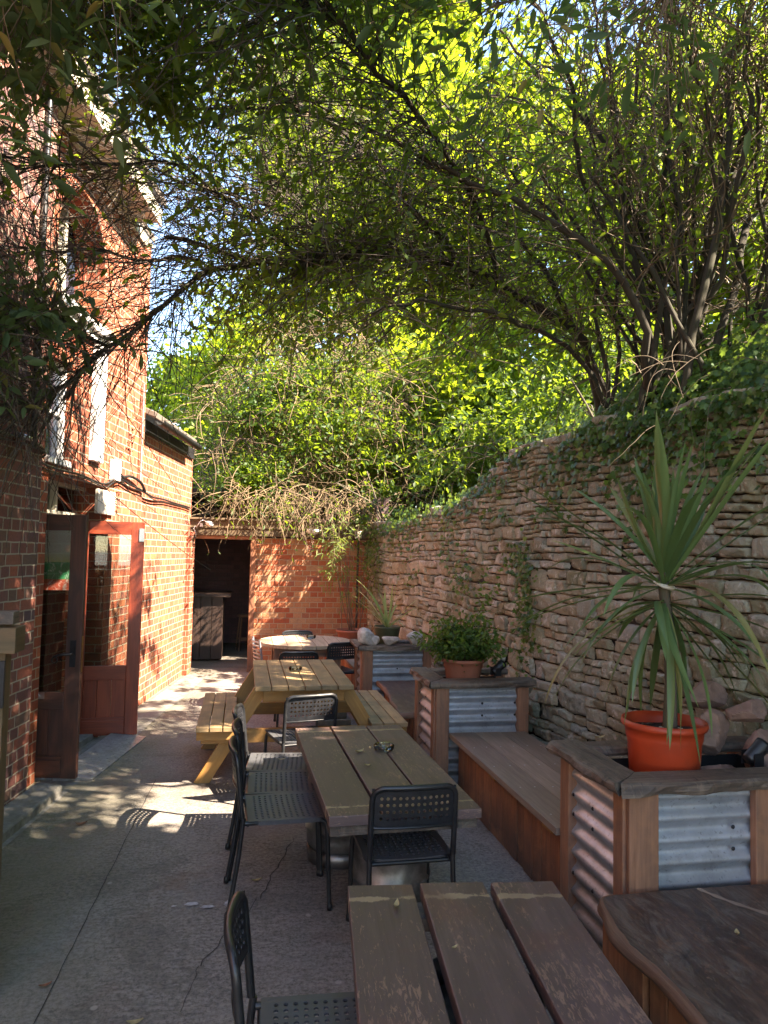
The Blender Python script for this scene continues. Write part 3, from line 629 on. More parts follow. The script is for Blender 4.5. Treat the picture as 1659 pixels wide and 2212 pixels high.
room = empty('covered_room', (-.2, 12.5, 0)); tag(room, 'dark covered room with a purple brick wall seen through the far doorway', 'room')
ri = np.array(Matrix.Translation((.2, -12.5, 0)))
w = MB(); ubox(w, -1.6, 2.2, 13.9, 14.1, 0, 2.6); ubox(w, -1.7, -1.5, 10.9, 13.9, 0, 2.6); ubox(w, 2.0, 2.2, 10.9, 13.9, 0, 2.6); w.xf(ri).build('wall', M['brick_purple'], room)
w = MB(); box(w, -1.7, 2.2, 11.35, 14.1, 2.62, 2.68); 
for x in np.arange(-1.4, 2.1, .5): box(w, x, x + .06, 11.3, 13.9, 2.5, 2.615)
w.xf(ri).build('roof', M['darkwood'], room)
w = MB(); ubox(w, -.90, -.55, 11.6, 12.6, 1.4, 2.4); 
ct = empty('bar_counter', (-.5, 12.0, 0)); tag(ct, 'dark timber bar counter inside the covered room beyond the doorway', 'counter')
w = MB()
for i in range(7): box(w, -1.48 + i * .17, -1.48 + i * .17 + .165, 11.70, 11.73, .02, 1.0)
for i in range(5): box(w, -.32, -.29, 11.735 + i * .16, 11.735 + i * .16 + .155, .02, 1.0)
w.xf(np.array(Matrix.Translation((.5, -12, 0)))).build('front', M['darkwood'], ct, bevel=.004)
w = MB(); box(w, -1.5, -.18, 11.62, 12.6, 1.0, 1.05); w.xf(np.array(Matrix.Translation((.5, -12, 0)))).build('countertop', M['darkwood'], ct, bevel=.006)
stl = empty('bar_stool', (.08, 12.9, 0), .2); tag(stl, 'small wooden stool standing beside the dark bar counter', 'stool')
w = MB(); lathe(w, [(0, .58), (.15, .58), (.16, .60), (.15, .62), (0, .62)], 20); w.build('seat', M['post'], stl)
for sx in (-1, 1):
    for sy in (-1, 1):
        w = MB(); tube(w, [(sx * .14, sy * .14, 0), (sx * .09, sy * .09, .58)], .014, 8); w.build('leg', M['post'], stl)
for yy in (-.125, .11):
    w = MB(); box(w, -.13, .13, yy, yy + .015, .18, .21); w.build('stretcher', M['post'], stl)
sw = MB(); box(sw, -1.495, -1.47, 12.2, 12.32, 1.4, 1.55); tag(sw.build('wall_box', M['cream']), 'small pale box on the side wall of the covered room', 'box')
# security camera
sc_ = empty('security_camera', (-.57, 10.48, 2.10)); tag(sc_, 'small white security camera on the timber fascia above the doorway', 'security camera')
w = MB(); w2 = MB(); lathe(w2, [(0, 0), (.03, 0), (.033, .01), (.033, .13), (.03, .14), (0, .14)], 16); w2.xf(np.array(Matrix.Translation((.06, -.06, .02)) @ Matrix.Rotation(R(100), 4, 'X') @ Matrix.Rotation(R(25), 4, 'Y'))); w2.build('housing', M['white'], sc_)
tube(w, spline([(-.10, .05, -.05), (-.08, -.02, -.02), (-.04, -.03, .04), (0, 0, .06), (.05, -.04, .03)], 16), .006, 6); box(w, -.05, -.01, .02, .04, -.03, .02); w.build('bracket', M['white'], sc_)
w = MB(); tube(w, spline([(-.10, .02, -.02), (-.13, .0, -.06), (-.10, .0, -.12), (-.10, 0, -.18)], 14), .004, 5); w.build('cable', M['white'], sc_)
lp = MB(); lathe(lp, [(0, -.05), (.06, -.045), (.10, -.02), (.11, .0), (.11, .02), (0, .02)], 20); lo = lp.build('bulkhead_lamp', M['white'], loc=(.99, 10.44, 2.045)); tag(lo, 'white bulkhead lamp under the fascia of the far brick wall', 'lamp')
pp = empty('black_pole', (1.66, 10.5, 0)); tag(pp, 'thin black pole with a small pale box on top against the far brick wall', 'pole')
w = MB(); tube(w, [(0, 0, 0), (0, 0, 2.0)], .016, 8); w.build('pole', M['black'], pp)
w = MB(); box(w, -.05, .05, -.03, .03, 1.95, 2.06); w.build('box', M['cream'], pp, bevel=.006)

# ------------------------------------------------------------------ rubble wall
def rubble():
    """irregular rubble: big blocks low down, thin broken slabs higher up, ragged bands filled with one to three stones per stack"""
    mb = MB(); y_lo, y_hi = -4.0, 10.62; z = -.06; nu, nv = 11, 8; rg = random.Random(5)
    gu = np.linspace(0, 1, nu); gv = np.linspace(0, 1, nv); gu = gu + .35 * (np.sin(2 * math.pi * gu) / (2 * math.pi)) * -1; gv = gv - .35 * np.sin(2 * math.pi * gv) / (2 * math.pi)
    U, Vv = np.meshgrid(gu, gv, indexing='ij')
    ii, jj = np.meshgrid(np.arange(nu - 1), np.arange(nv - 1), indexing='ij'); base = (ii * nv + jj)
    F = np.stack([base, base + 1, base + nv + 1, base + nv], -1).reshape(-1, 4)
    def und(yy, zz): return zz + .12 * (fbm(np.stack([yy * .8, zz * .9, 0 * yy], -1), 21, 2) - .5) + .03 * (fbm(np.stack([yy * 3.1, zz * 1.6, 0 * yy], -1), 22, 2) - .5)
    def stone(ya, yb, za, zb, sa, sb):
        ym = (ya + yb) / 2; k0 = rg.random() * 50
        if za > wallh(ym) - .02: return
        g1, g2 = rg.uniform(-.001, .003), rg.uniform(-.001, .003)
        v = za + g2 + (zb - za - 2 * g2) * Vv; tt = (v - za) / (zb - za) - .5
        ya_ = ya + g1 + sa * tt; yb_ = yb - g1 + sb * tt; u = ya_ + (yb_ - ya_) * U
        H = zb - za; L = yb - ya; v = v + (U - .5) * rg.uniform(-.12, .12) * H
        cu = np.minimum(U, 1 - U) * L; cv = np.minimum(Vv, 1 - Vv) * H
        rc = rg.uniform(.006, .022); cd = np.clip(1 - np.hypot(cu, cv) / rc, 0, 1); u = u + np.where(U < .5, 1, -1) * cd * rc * .35; v = v + np.where(Vv < .5, 1, -1) * cd * rc * .35
        P = np.stack([u * 8, v * 10, np.full_like(u, k0)], -1)
        rag = min(H, .12); u = u + rag * .14 * (fbm(P * 1.3, 1, 3) - .5); v = v + rag * .22 * (fbm(P * 1.3 + 9, 2, 3) - .5)
        ed = np.clip(np.minimum(cu, cv) / .009, 0, 1); rnd = np.sqrt(np.maximum(0, 1 - (1 - ed) ** 2))
        f1 = fbm(P * 1.0 + 30, 5, 2); crag = np.abs(fbm(P * 2.6 + 60, 6, 3) - .5) * 2
        face = rg.uniform(-.16, .16) * (U - .5) * L + rg.uniform(-.2, .25) * (Vv - .5) * H + np.where((U - .5) * rg.uniform(-1, 1) + (Vv - .5) * rg.uniform(-1, 1) > rg.uniform(.05, .3), -rg.uniform(.0, .015), 0)
        disp = -.045 * (1 - rnd) + rg.uniform(-.012, .018) + face + .030 * (f1 - .5) - .026 * crag
        X = wallx(u) - disp + .05 * (fbm(np.stack([u * .7, v * .7, 0 * u], -1), 9, 2) - .5)
        V3 = np.stack([X, u, und(u, v)], -1).reshape(-1, 3)
        mb.add(V3, F, np.stack([u.ravel()[F.ravel()], v.ravel()[F.ravel()]], -1), 0, True)
    while z < 2.95:
        t = min(1, max(0, z / 2.3)) ** .8; h = rg.uniform(.14, .24) * (1 - t) + rg.uniform(.075, .15) * t; y = y_lo - rg.random() * .3; sk = rg.uniform(-.03, .03)
        while y < y_hi:
            r = rg.random(); n = 1 if r < (.72 - .30 * t) else (2 if r < .97 - .07 * t else 3)
            L = h * rg.uniform(.8, 1.9) if n == 1 else h * rg.uniform(1.1, 2.4); L = max(.08, min(L, .42)); y1 = min(y + L, y_hi + .03); sk2 = rg.uniform(-.045, .045) * (1 if h > .1 else .5)
            if n == 1: stone(y, y1, z, z + h, sk, sk2)
            else:
                cuts = sorted([z] + [z + h * (k + rg.uniform(-.22, .22)) / n for k in range(1, n)] + [z + h]); hh = 0
                for k in range(n):
                    za, zb = cuts[k], cuts[k + 1]; sa = sk * (zb - za) / h; sb = sk2 * (zb - za) / h
                    if y1 - y > .17 and rg.random() < .55:
                        ym = y + (y1 - y) * rg.uniform(.3, .7); q = rg.uniform(-.012, .012); stone(y, ym, za, zb, sa, q); stone(ym, y1, za, zb, q, sb)
                    else: stone(y, y1, za, zb, sa, sb)
            y = y1; sk = sk2
        z += h
    return mb
sw = empty('rubble_stone_wall', (2.3, 5, 0)); tag(sw, 'tall old dry stone rubble wall along the right side of the yard, partly covered in ivy', 'stone wall')
mi = np.array(Matrix.Translation((-2.3, -5, 0)))
rubble().xf(mi).build('stonework', M['stone'], sw)
w = MB(); ys = np.linspace(-4, 10.62, 60); v = []
for y in ys: h = wallh(y) - .04; v += [(wallx(y) + .045, y, 0), (wallx(y) + .045, y, h), (wallx(y) + .45, y, h + .02), (wallx(y) + .45, y, 0)]
w.add(v, [(4 * i + a, 4 * i + 4 + a, 4 * i + 4 + a + 1, 4 * i + a + 1) for i in range(59) for a in range(3)]); w.xf(mi).build('core', M['mud'], sw)

# ------------------------------------------------------------------ planters
def corr(mb, axis, a0, a1, z0, z1, at, sgn, per=.088, amp=.0135):
    zs = np.arange(z0, z1 + .001, per / 12); n = len(zs); off = sgn * amp * np.sin(2 * math.pi * (zs - z0) / per)
    v = []
    for a in (a0, a1):
        for z, o in zip(zs, off): v.append((a, at + o, z) if axis == 'x' else (at + o, a, z))
    F = [(i, n + i, n + i + 1, i + 1) for i in range(n - 1)]
    mb.add(v, F, None, 0, True)
    for a in (a0 + .03, (a0 + a1) / 2, a1 - .04):
        for zc in (z0 + per * (round((z1 - z0) / per) - 1.75), z0 + per * 3.25, z0 + per * 6.25):
            m = MB(); lathe(m, [(0, .004), (.005, .004), (.009, .0), (.009, -.002)], 8, (0, 0, 0), 1)
            sg = -1; m.xf(np.array(Matrix.Translation((a, at - amp - .0005, zc) if axis == 'x' else (at - amp - .0005, a, zc)) @ (Matrix.Rotation(R(90), 4, 'X') if axis == 'x' else Matrix.Rotation(R(-90), 4, 'Y')))); mb.join(m)
def capboard(mb, p, q, wd, z, th=.05, n=26, wob=.012, in0=0, in1=0, seed=0):
    """live-edged board from p to q (inner edge), width wd towards the right-hand side; ends mitred by in0/in1"""
    p = np.array(p, float); q = np.array(q, float); L = np.linalg.norm(q - p); d = (q - p) / L; nn = np.array([d[1], -d[0]])
    prof = [(-.5, 0), (-.5, 1), (.5, 1), (.5, 0)]
    V = []; UV = []
    for i in range(n):
        s = i / (n - 1); row = []
        for side, zz in ((0, 0), (0, .35), (0, .8), (.06, 1), (.5, 1.0), (.94, 1), (1, .8), (1, .35), (1, 0)):
            st = in0 * side * 1.0; en = L - in1 * side; x = st + (en - st) * s
            wv = wob * (2 * fbm([[x * 7 + seed, side * 3, zz * 1.5]], 7, 3)[0] - 1) * 2 if side > .9 else wob * .4 * (2 * fbm([[x * 6 + seed, 9, zz]], 8)[0] - 1)
            bul = .008 * math.sin(zz * math.pi) if side in (0, 1) else 0
            pos = p + d * x + nn * (side * wd + wv + (bul if side > .5 else -bul))
            V.append((pos[0], pos[1], z + th * zz + .004 * (fbm([[x * 9 + seed, side * 5, zz * 3]], 4)[0] - .5)))
    k = 9; F = [(i * k + j, (i + 1) * k + j, (i + 1) * k + j + 1, i * k + j + 1) for i in range(n - 1) for j in range(k - 1)] + [(i * k + k - 1, (i + 1) * k + k - 1, (i + 1) * k, i * k) for i in range(n - 1)]
    uo = random.random() * 20; wv_ = [0, .03, .05, .06, .06 + wd / 2, .06 + wd, .1 + wd, .12 + wd, .14 + wd]
    def uvp(idx): i, j = divmod(idx, k); return (i / (n - 1) * L + uo, wv_[j] + uo)
    F = [f[::-1] for f in F]
    UVv = [uvp(x) for f in F for x in f]
    mb.add(V, F, UVv, 0, False); mb.add([V[j] for j in range(k)], [tuple(range(k))], None); mb.add([V[(n - 1) * k + j] for j in range(k)], [tuple(range(k))[::-1]], None)

def planter(x0, x1, y0, y1, h, mid=None, label='', pw=.10):
    root = empty('planter_box', (x0, y0, 0)); tag(root, label, 'planter', 'corrugated steel planters along the stone wall')
    T = np.array(Matrix.Translation((-x0, -y0, 0))); t = .05; hb_ = h - t
    def post(xa, xb, ya, yb):
        m = MB(); box(m, xa, xb, ya, yb, 0, hb_ - .002); m.xf(T).build('post', M['post'], root, bevel=.005)
    post(x0, x0 + .075, y0 + .012, y0 + .09); post(x0 + .012, x0 + .012 + pw, y0 - .018, y0 + .010)
    post(x0, x0 + .085, y1 - .09, y1); post(x1 - .085, x1, y0 - .012, y0 + .08); post(x1 - .085, x1, y1 - .085, y1)
    if mid: post(mid, mid + .10, y0 - .02, y0 + .02)
    m = MB(); corr(m, 'x', x0 + .08, x1 - .06, .01, hb_, y0 + .03, 1); m.xf(T).build('corrugated_panel', [M['corr'], M['darkmetal']], root)
    m = MB(); corr(m, 'y', y0 + .07, y1 - .07, .01, hb_, x0 + .03, -1); m.xf(T).build('corrugated_panel', [M['corr'], M['darkmetal']], root)
    m = MB(); box(m, x0 + .075, x1 - .09, y0 + .09, y0 + .10, .02, hb_ - .01); box(m, x0 + .09, x0 + .10, y0 + .10, y1 - .09, .02, hb_ - .01); box(m, x1 - .1, x1 - .09, y0 + .1, y1 - .09, .02, hb_ - .01); box(m, x0 + .1, x1 - .1, y1 - .1, y1 - .09, .02, hb_ - .01)
    m.xf(T).build('liner', M['liner'], root)
    cw = .155; ov = .045; seed = x0 * 7 + y0 * 3
    # front cap runs along x, left cap along y (mitred at the corner)
    m = MB(); capboard(m, (x0 - ov + cw, y0 - ov + cw), (x1 + .05, y0 - ov + cw), cw, hb_, .05, 30, .014, -cw + 0.004, 0, seed); m.xf(T).build('cap_board', M['cap'], root)
    m = MB(); capboard(m, (x0 - ov + cw, y1 + .03), (x0 - ov + cw, y0 - ov + cw), cw, hb_ + .002, .05, 24, .018, 0, -cw + .004, seed + 5); m.xf(T).build('cap_board', M['cap'], root)
    m = MB(); capboard(m, (x1 + .03, y1 - .09), (x0 + cw - ov + .004, y1 - .09), .11, hb_ + .001, .045, 20, .008, 0, 0, seed + 9); m.xf(T).build('cap_board', M['cap'], root)
    m = MB(); nn_ = 24; gx = np.linspace(x0 + .1, x1 - .1, nn_); gy = np.linspace(y0 + .1, y1 - .1, nn_); X, Y = np.meshgrid(gx, gy, indexing='ij'); Z = h - .17 + .04 * fbm(np.stack([X * 9, Y * 9, 0 * X], -1), 12, 3)
    ii, jj = np.meshgrid(np.arange(nn_ - 1), np.arange(nn_ - 1), indexing='ij'); b_ = ii * nn_ + jj
    m.add(np.stack([X, Y, Z], -1).reshape(-1, 3), np.stack([b_, b_ + nn_, b_ + nn_ + 1, b_ + 1], -1).reshape(-1, 4), None, 0, True); m.xf(T).build('soil', M['soil'], root)
    return root
planter(1.52, 2.50, 2.68, 3.27, .86, 2.10, 'nearest corrugated steel planter with the orange pot and spiky palm', .13)
planter(1.40, 2.13, 5.14, 5.74, .82, None, 'middle corrugated steel planter holding the terracotta pot at the bench end', .10)
planter(1.22, 1.95, 7.30, 7.80, .80, None, 'far corrugated steel planter topped with three pale rocks beside the round table', .10)

# ------------------------------------------------------------------ benches
def cladding(mb, pts, z0, z1, wd=.115):
    pts = [np.array(p, float) for p in pts]
    for a, b in zip(pts[:-1], pts[1:]):
        L = np.linalg.norm(b - a); d = (b - a) / L; n = max(1, int(round(L / wd))); ww = L / n; ang = math.atan2(d[1], d[0])
        for i in range(n):
            o = a + d * i * ww; dz = RNG.normal(0, .0025)
            m = MB(); box(m, .001, ww - .002, dz, .018 + dz, z0, z1); m.xf(np.array(Matrix.Translation((o[0], o[1], 0)) @ Matrix.Rotation(ang, 4, 'Z'))); mb.join(m)
bn = empty('plank_bench', (1.8, 4.2, 0)); tag(bn, 'straight plank bench with rusty brown cladding between the nearest and middle planters', 'bench', 'fixed benches between the planters')
T = np.array(Matrix.Translation((-1.8, -4.2, 0)))
w = MB(); xs = [1.51, 1.705, 1.90, 2.09]
for i in range(3): box(w, xs[i], xs[i + 1] - .004, 3.29, 5.115 - .01 * i, .415, .45)
for y in np.arange(3.45, 5.1, .42):
    for i in range(3):
        for dx in (.05, .145): lathe(w, [(0, .4512), (.005, .4512), (.005, .450)], 8, (xs[i] + dx + RNG.normal(0, .004), y + RNG.normal(0, .006), 0), 1)
w.xf(T).build('seat', [M['seat'], M['steel']], bn, bevel=.003)
w = MB(); cladding(w, [(1.60, 3.29), (1.60, 5.11)], .005, .411); w.xf(T).build('cladding', M['cedar'], bn, bevel=.002)
for y in (3.42, 4.25):
    w = MB(); box(w, 1.545, 1.597, y, y + .12, .37, .412); w.xf(T).build('bracket', M['pine'], bn, bevel=.003)
w = MB(); box(w, 2.02, 2.07, 3.3, 5.1, 0, .41); w.xf(T).build('back_rail', M['darkwood'], bn)

def slabmesh(out, ztop, th, wob=.006, seed=0, gdir=0):
    """live-edge slab from an outline (counter-clockwise), rounded rim"""
    P = np.array(out, float); P = np.concatenate([P, P[:1]]); 
    L = np.concatenate([[0], np.cumsum(np.linalg.norm(np.diff(P, axis=0), axis=1))]); n = int(L[-1] / .03); s = np.linspace(0, L[-1], n, endpoint=False)
    Q = np.stack([np.interp(s, L, P[:, 0]), np.interp(s, L, P[:, 1])], -1); T_ = np.roll(Q, -1, 0) - np.roll(Q, 1, 0); T_ /= np.linalg.norm(T_, axis=1, keepdims=True); N = np.stack([T_[:, 1], -T_[:, 0]], -1)
    mb = MB(); rings = [(-.02, 0), (0, .15), (.004, .45), (-.002, .75), (-.008, .93), (-.02, 1.0)]; V = []
    for o, zz in rings:
        wv = wob * (2 * fbm(np.stack([s * 8, np.full(n, seed), np.full(n, zz * 2)], -1), 13, 3) - 1) * 1.6
        V.append(np.concatenate([Q + N * (o + wv)[:, None], np.full((n, 1), ztop - th + th * zz)], 1))
    k = len(rings); V = np.concatenate(V); F = []; UV = []
    for r in range(k - 1):
        for i in range(n): j = (i + 1) % n; F.append((r * n + i, r * n + j, (r + 1) * n + j, (r + 1) * n + i)); UV += [(s[i], r * .02), (s[i] + .03, r * .02), (s[i] + .03, r * .02 + .02), (s[i], r * .02 + .02)]
    mb.add(V, F, UV, 1, True)
    top = [tuple(range((k - 1) * n, k * n))]; c = V[:, :2]
    gx = c[(k - 1) * n:, 1] if gdir == 0 else c[(k - 1) * n:, 0]; gy = c[(k - 1) * n:, 0] if gdir == 0 else c[(k - 1) * n:, 1]
    mb.add(V[(k - 1) * n:], [tuple(range(n))], np.stack([gx + seed, gy], -1), 0); mb.add(V[:n], [tuple(range(n))[::-1]], None, 0)
    return mb
b2 = empty('live_edge_bench', (1.6, 6.5, 0)); tag(b2, 'curved dark live-edge bench between the middle and far planters', 'bench', 'fixed benches between the planters')
T = np.array(Matrix.Translation((-1.6, -6.5, 0)))
slabmesh([(2.05, 5.78), (2.05, 7.27), (1.36, 7.27), (1.37, 6.9), (1.34, 6.5), (1.30, 6.25), (1.31, 6.05), (1.27, 5.9), (1.26, 5.80), (1.30, 5.77)][::1], .45, .05, .007, 3).xf(T).build('seat', [M['slab'], M['slab_edge']], b2)
w = MB(); cladding(w, [(1.42, 5.78), (1.40, 6.1), (1.43, 6.5), (1.45, 7.27)][::-1], .005, .40, .09); w.xf(T).build('cladding', M['cedar'], b2, bevel=.002)
b3 = empty('live_edge_bench', (1.8, 1.9, 0)); tag(b3, 'large dark live-edge slab bench with a pale split in front of the nearest planter', 'bench', 'fixed benches between the planters')
T = np.array(Matrix.Translation((-1.8, -1.9, 0)))
slabmesh([(1.36, .9), (2.45, .9), (2.45, 2.635), (1.40, 2.635), (1.365, 2.60), (1.345, 2.52), (1.305, 2.40), (1.30, 2.28), (1.32, 2.15), (1.315, 2.02), (1.30, 1.87), (1.31, 1.7), (1.34, 1.4), (1.35, 1.1)], .45, .055, .007, 6).xf(T).build('seat', [M['slab'], M['slab_edge']], b3)
w = MB(); cladding(w, [(1.40, 2.30), (1.44, 1.95)], .005, .392, .09); cladding(w, [(1.52, 1.85), (1.52, 1.0)], .005, .392); box(w, 1.385, 1.45, 2.32, 2.60, .005, .392); w.xf(T).build('cladding', M['cedar'], b3, bevel=.003)
# pale split in the slab
w = MB(); cr = spline([(1.80, 2.62), (1.86, 2.5), (1.98, 2.33), (2.06, 2.22), (2.13, 2.08), (2.2, 1.9)], 40)
vv = []
for i, p in enumerate(cr): ww = .006 + .006 * math.sin(i * .9) ** 2; vv += [(p[0] - ww, p[1] - ww * .6, .4512), (p[0] + ww, p[1] + ww * .6, .4512)]
w.add(vv, [(2 * i, 2 * i + 1, 2 * i + 3, 2 * i + 2) for i in range(39)], [(i * .02, a * .02) for i in range(39) for a in (0, 1, 1, 0)]); w.xf(T).build('sapwood_streak', M['seat'], b3)
b4 = empty('plank_bench', (1.5, 9.1, 0)); tag(b4, 'short plank bench against the wall beyond the round table', 'bench', 'fixed benches between the planters')
T = np.array(Matrix.Translation((-1.5, -9.1, 0)))
w = MB(); box(w, 1.26, 1.50, 7.86, 10.55, .415, .45); box(w, 1.505, 1.80, 7.86, 10.55, .415, .45); w.xf(T).build('seat', M['seat'], b4, bevel=.003)
w = MB(); cladding(w, [(1.33, 7.86), (1.33, 10.5)], .005, .411); w.xf(T).build('cladding', M['cedar'], b4, bevel=.002)

# ------------------------------------------------------------------ chairs
def holed_plate(mb, fn, nu, nv, su, sv, hr, th, m=0, margin=1):
    """grid of cells nu x nv (cell size su x sv), hole radius hr; fn(u,v,w)->xyz; outer ring of 'margin' cells is solid"""
    an = np.arange(8) * math.pi / 4 + math.pi / 8
    sq = np.array([(1, .4142), (.4142, 1), (-.4142, 1), (-1, .4142), (-1, -.4142), (-.4142, -1), (.4142, -1), (1, -.4142)])
    W0, H0 = nu * su, nv * sv
    for i in range(nu):
        for j in range(nv):
            cu, cv = -W0 / 2 + (i + .5) * su, -H0 / 2 + (j + .5) * sv
            solid = i < margin or i >= nu - margin or j < margin or j >= nv - margin
            c4 = [(cu + a * su / 2, cv + b * sv / 2) for a, b in ((-1, -1), (1, -1), (1, 1), (-1, 1))]
            if solid:
                v = [fn(a, b, w_) for w_ in (0, th) for a, b in c4]; mb.add(v, [(0, 3, 2, 1), (4, 5, 6, 7)], None, m, True)
            else:
                hole = [(cu + hr * math.cos(a) * 1.05, cv + hr * math.sin(a)) for a in an]
                edge = [(cu + su / 2 * a, cv + sv / 2 * b) for a, b in sq]
                # cell corners added between octagon points
                v = []; 
                for w_ in (0, th): v += [fn(a, b, w_) for a, b in edge] + [fn(a, b, w_) for a, b in hole] + [fn(a, b, w_) for a, b in (c4[2], c4[3], c4[0], c4[1])]
                F = []
                for k in range(8): k2 = (k + 1) % 8; F.append((8 + k, 8 + k2, k2, k)[::-1]); F.append((20 + 8 + k, 20 + 8 + k2, 20 + k2, 20 + k)); F.append((8 + k, 8 + k2, 28 + k2, 28 + k))
                tri = []
                for ci, (a, b) in enumerate(((0, 1), (2, 3), (4, 5), (6, 7))): tri += [(16 + ci, a, b), (36 + ci, b, a)]
                mb.add(v, F, None, m, False); mb.add(v, tri, None, m, False)
def make_chair():
    root = empty('perforated_chair')
    # seat: x across, y forward
    def fs(u, v, w_): 
        x = u; y = v + .01; edge = max(0, abs(u) / .195 - .9) * .25 + (max(0, v / .20 - .85) * .16)
        return (x, y, .450 - .010 * math.cos(u / .195 * 1.5) - edge * .1 - w_)
    s = MB(); holed_plate(s, fs, 15, 14, .026, .0285, .0075, .006)
    # rim
    rim = [];
    for a in np.linspace(0, 2 * math.pi, 41)[:-1]:
        c, s_ = math.cos(a), math.sin(a); rr = (abs(c) ** 8 + abs(s_) ** 8) ** (-1 / 8); rim.append((c * rr * .194, s_ * rr * .198 + .01))
    top = [fs(a, b - .01, 0) for a, b in rim]; n = len(rim); v = top + [(x, y, z - .022) for x, y, z in top]
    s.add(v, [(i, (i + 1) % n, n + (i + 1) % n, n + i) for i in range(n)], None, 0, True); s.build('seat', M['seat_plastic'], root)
    # backrest, curved
    def fb(u, v, w_):
        z = .675 + v; return (u, -.215 - .035 * (z - .45) / .32 - .030 * (1 - (u / .19) ** 2) + w_ * 1.0, z + .004 * (1 - (u / .19) ** 2))
    b = MB(); holed_plate(b, fb, 14, 6, .0262, .0285, .0073, .005)
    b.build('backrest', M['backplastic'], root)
    # frame around the back: legs up into a rounded hoop
    def hoop(t, sgn): return t
    fr = MB(); pts = []
    def P(u, z): q = fb(u, z - .675, 0); return (q[0], q[1], q[2])
    for z in np.linspace(.46, .70, 6): pts.append(P(-.183, z))
    for a in np.linspace(0, math.pi / 2, 7)[1:]: pts.append(P(-.183 + .05 * (1 - math.cos(a)), .712 + .05 * math.sin(a)))
    for u in np.linspace(-.11, .11, 9): pts.append(P(u, .762))
    for a in np.linspace(math.pi / 2, 0, 7)[:-1]: pts.append(P(.183 - .05 * (1 - math.cos(a)), .712 + .05 * math.sin(a)))
    for z in np.linspace(.70, .46, 6): pts.append(P(.183, z))
    rad = [.0115] * len(pts); tube(fr, pts, .0125, 8); 
    for sx in (-1, 1):
        for zz in (.595,): tube(fr, [P(sx * .183, zz) + np.array([0, 0, 0]), np.array(P(sx * .16, zz))], .004, 6)
    tube(fr, [P(u, .592) for u in np.linspace(-.183, .183, 11)], .006, 6)
    fr.build('back_frame', M['black'], root)
    for sx in (-1, 1):
        l = MB(); tube(l, spline([(sx * .192, -.275, 0), (sx * .186, -.235, .25), (sx * .183, -.212, .46)], 8), .0115, 8); lathe(l, [(0, 0), (.0145, 0), (.0145, .02), (.012, .03)], 10, (sx * .192, -.275, 0)); l.build('leg', M['black'], root)
        l = MB(); tube(l, spline([(sx * .192, .215, 0), (sx * .189, .205, .2), (sx * .186, .195, .38), (sx * .182, .175, .425), (sx * .178, .10, .434), (sx * .178, -.1, .434), (sx * .180, -.205, .434)], 22), .0115, 8); lathe(l, [(0, 0), (.0145, 0), (.0145, .02), (.012, .03)], 10, (sx * .192, .215, 0)); l.build('leg', M['black'], root)
    for yy in (-.19, .15):
        c = MB(); tube(c, [(-.178, yy, .425), (.178, yy, .425)], .009, 8); c.build('crossbar', M['black'], root)
    return root
chair0 = make_chair(); used = [False]
GCH = 'black metal and plastic chairs with perforated seats'
def chair(x, y, deg, label):
    c = chair0 if not used[0] else copy_tree(chair0); used[0] = True
    c.location = (x, y, 0); c.rotation_euler.z = R(deg); tag(c, label, 'chair', GCH)
# rotation 0 = facing +Y; facing +X is -90
chair(.27, 1.99, -93, 'black perforated chair at the bottom of the photo tucked under the nearest table')
chair(.245, 3.78, -88, 'nearest of three black perforated chairs in a row left of the middle plank table')
chair(.255, 4.17, -92, 'second of the three black perforated chairs in a row beside the middle plank table')
chair(.255, 4.56, -96, 'farthest of the three black perforated chairs in a row beside the middle plank table')
chair(.74, 3.27, 1, 'black perforated chair at the near end of the middle plank table')
chair(.43, 5.22, 14, 'black perforated chair between the middle plank table and the picnic table')
chair(.56, 7.33, 0, 'grey-looking perforated chair between the picnic table and the round table')
chair(1.02, 8.02, 18, 'dark perforated chair on the right of the round table beside the far planter')
chair(.68, 8.66, 180, 'sunlit perforated chair on the far side of the round table against the brick wall')
# slatted chair
sl = empty('slatted_chair', (.40, 8.22, 0), R(-80)); tag(sl, 'pale grey chair with a slatted back on the left of the round table', 'chair')
mt = plain('pale_grey_metal', (.32, .32, .34), .4, .4)
w = MB()
for i in range(6):
    z = .53 + i * .042; tube(w, spline([(-.18, -.20 - (z - .45) * .12, z), (0, -.235 - (z - .45) * .12, z), (.18, -.20 - (z - .45) * .12, z)], 9), .011, 6)
w.build('backrest', mt, sl)
w = MB(); 
for i in range(8): box(w, -.18, .18, -.18 + i * .047, -.18 + i * .047 + .034, .44, .452)
w.build('seat', mt, sl, bevel=.002)
for sx in (-1, 1):
    w = MB(); tube(w, spline([(sx * .20, -.26, 0), (sx * .185, -.20, .45), (sx * .185, -.235, .77)], 12), .012, 8); w.build('leg', mt, sl)
    w = MB(); tube(w, spline([(sx * .20, .22, 0), (sx * .187, .19, .42), (sx * .18, .15, .435), (sx * .18, -.19, .435)], 14), .012, 8); w.build('leg', mt, sl)

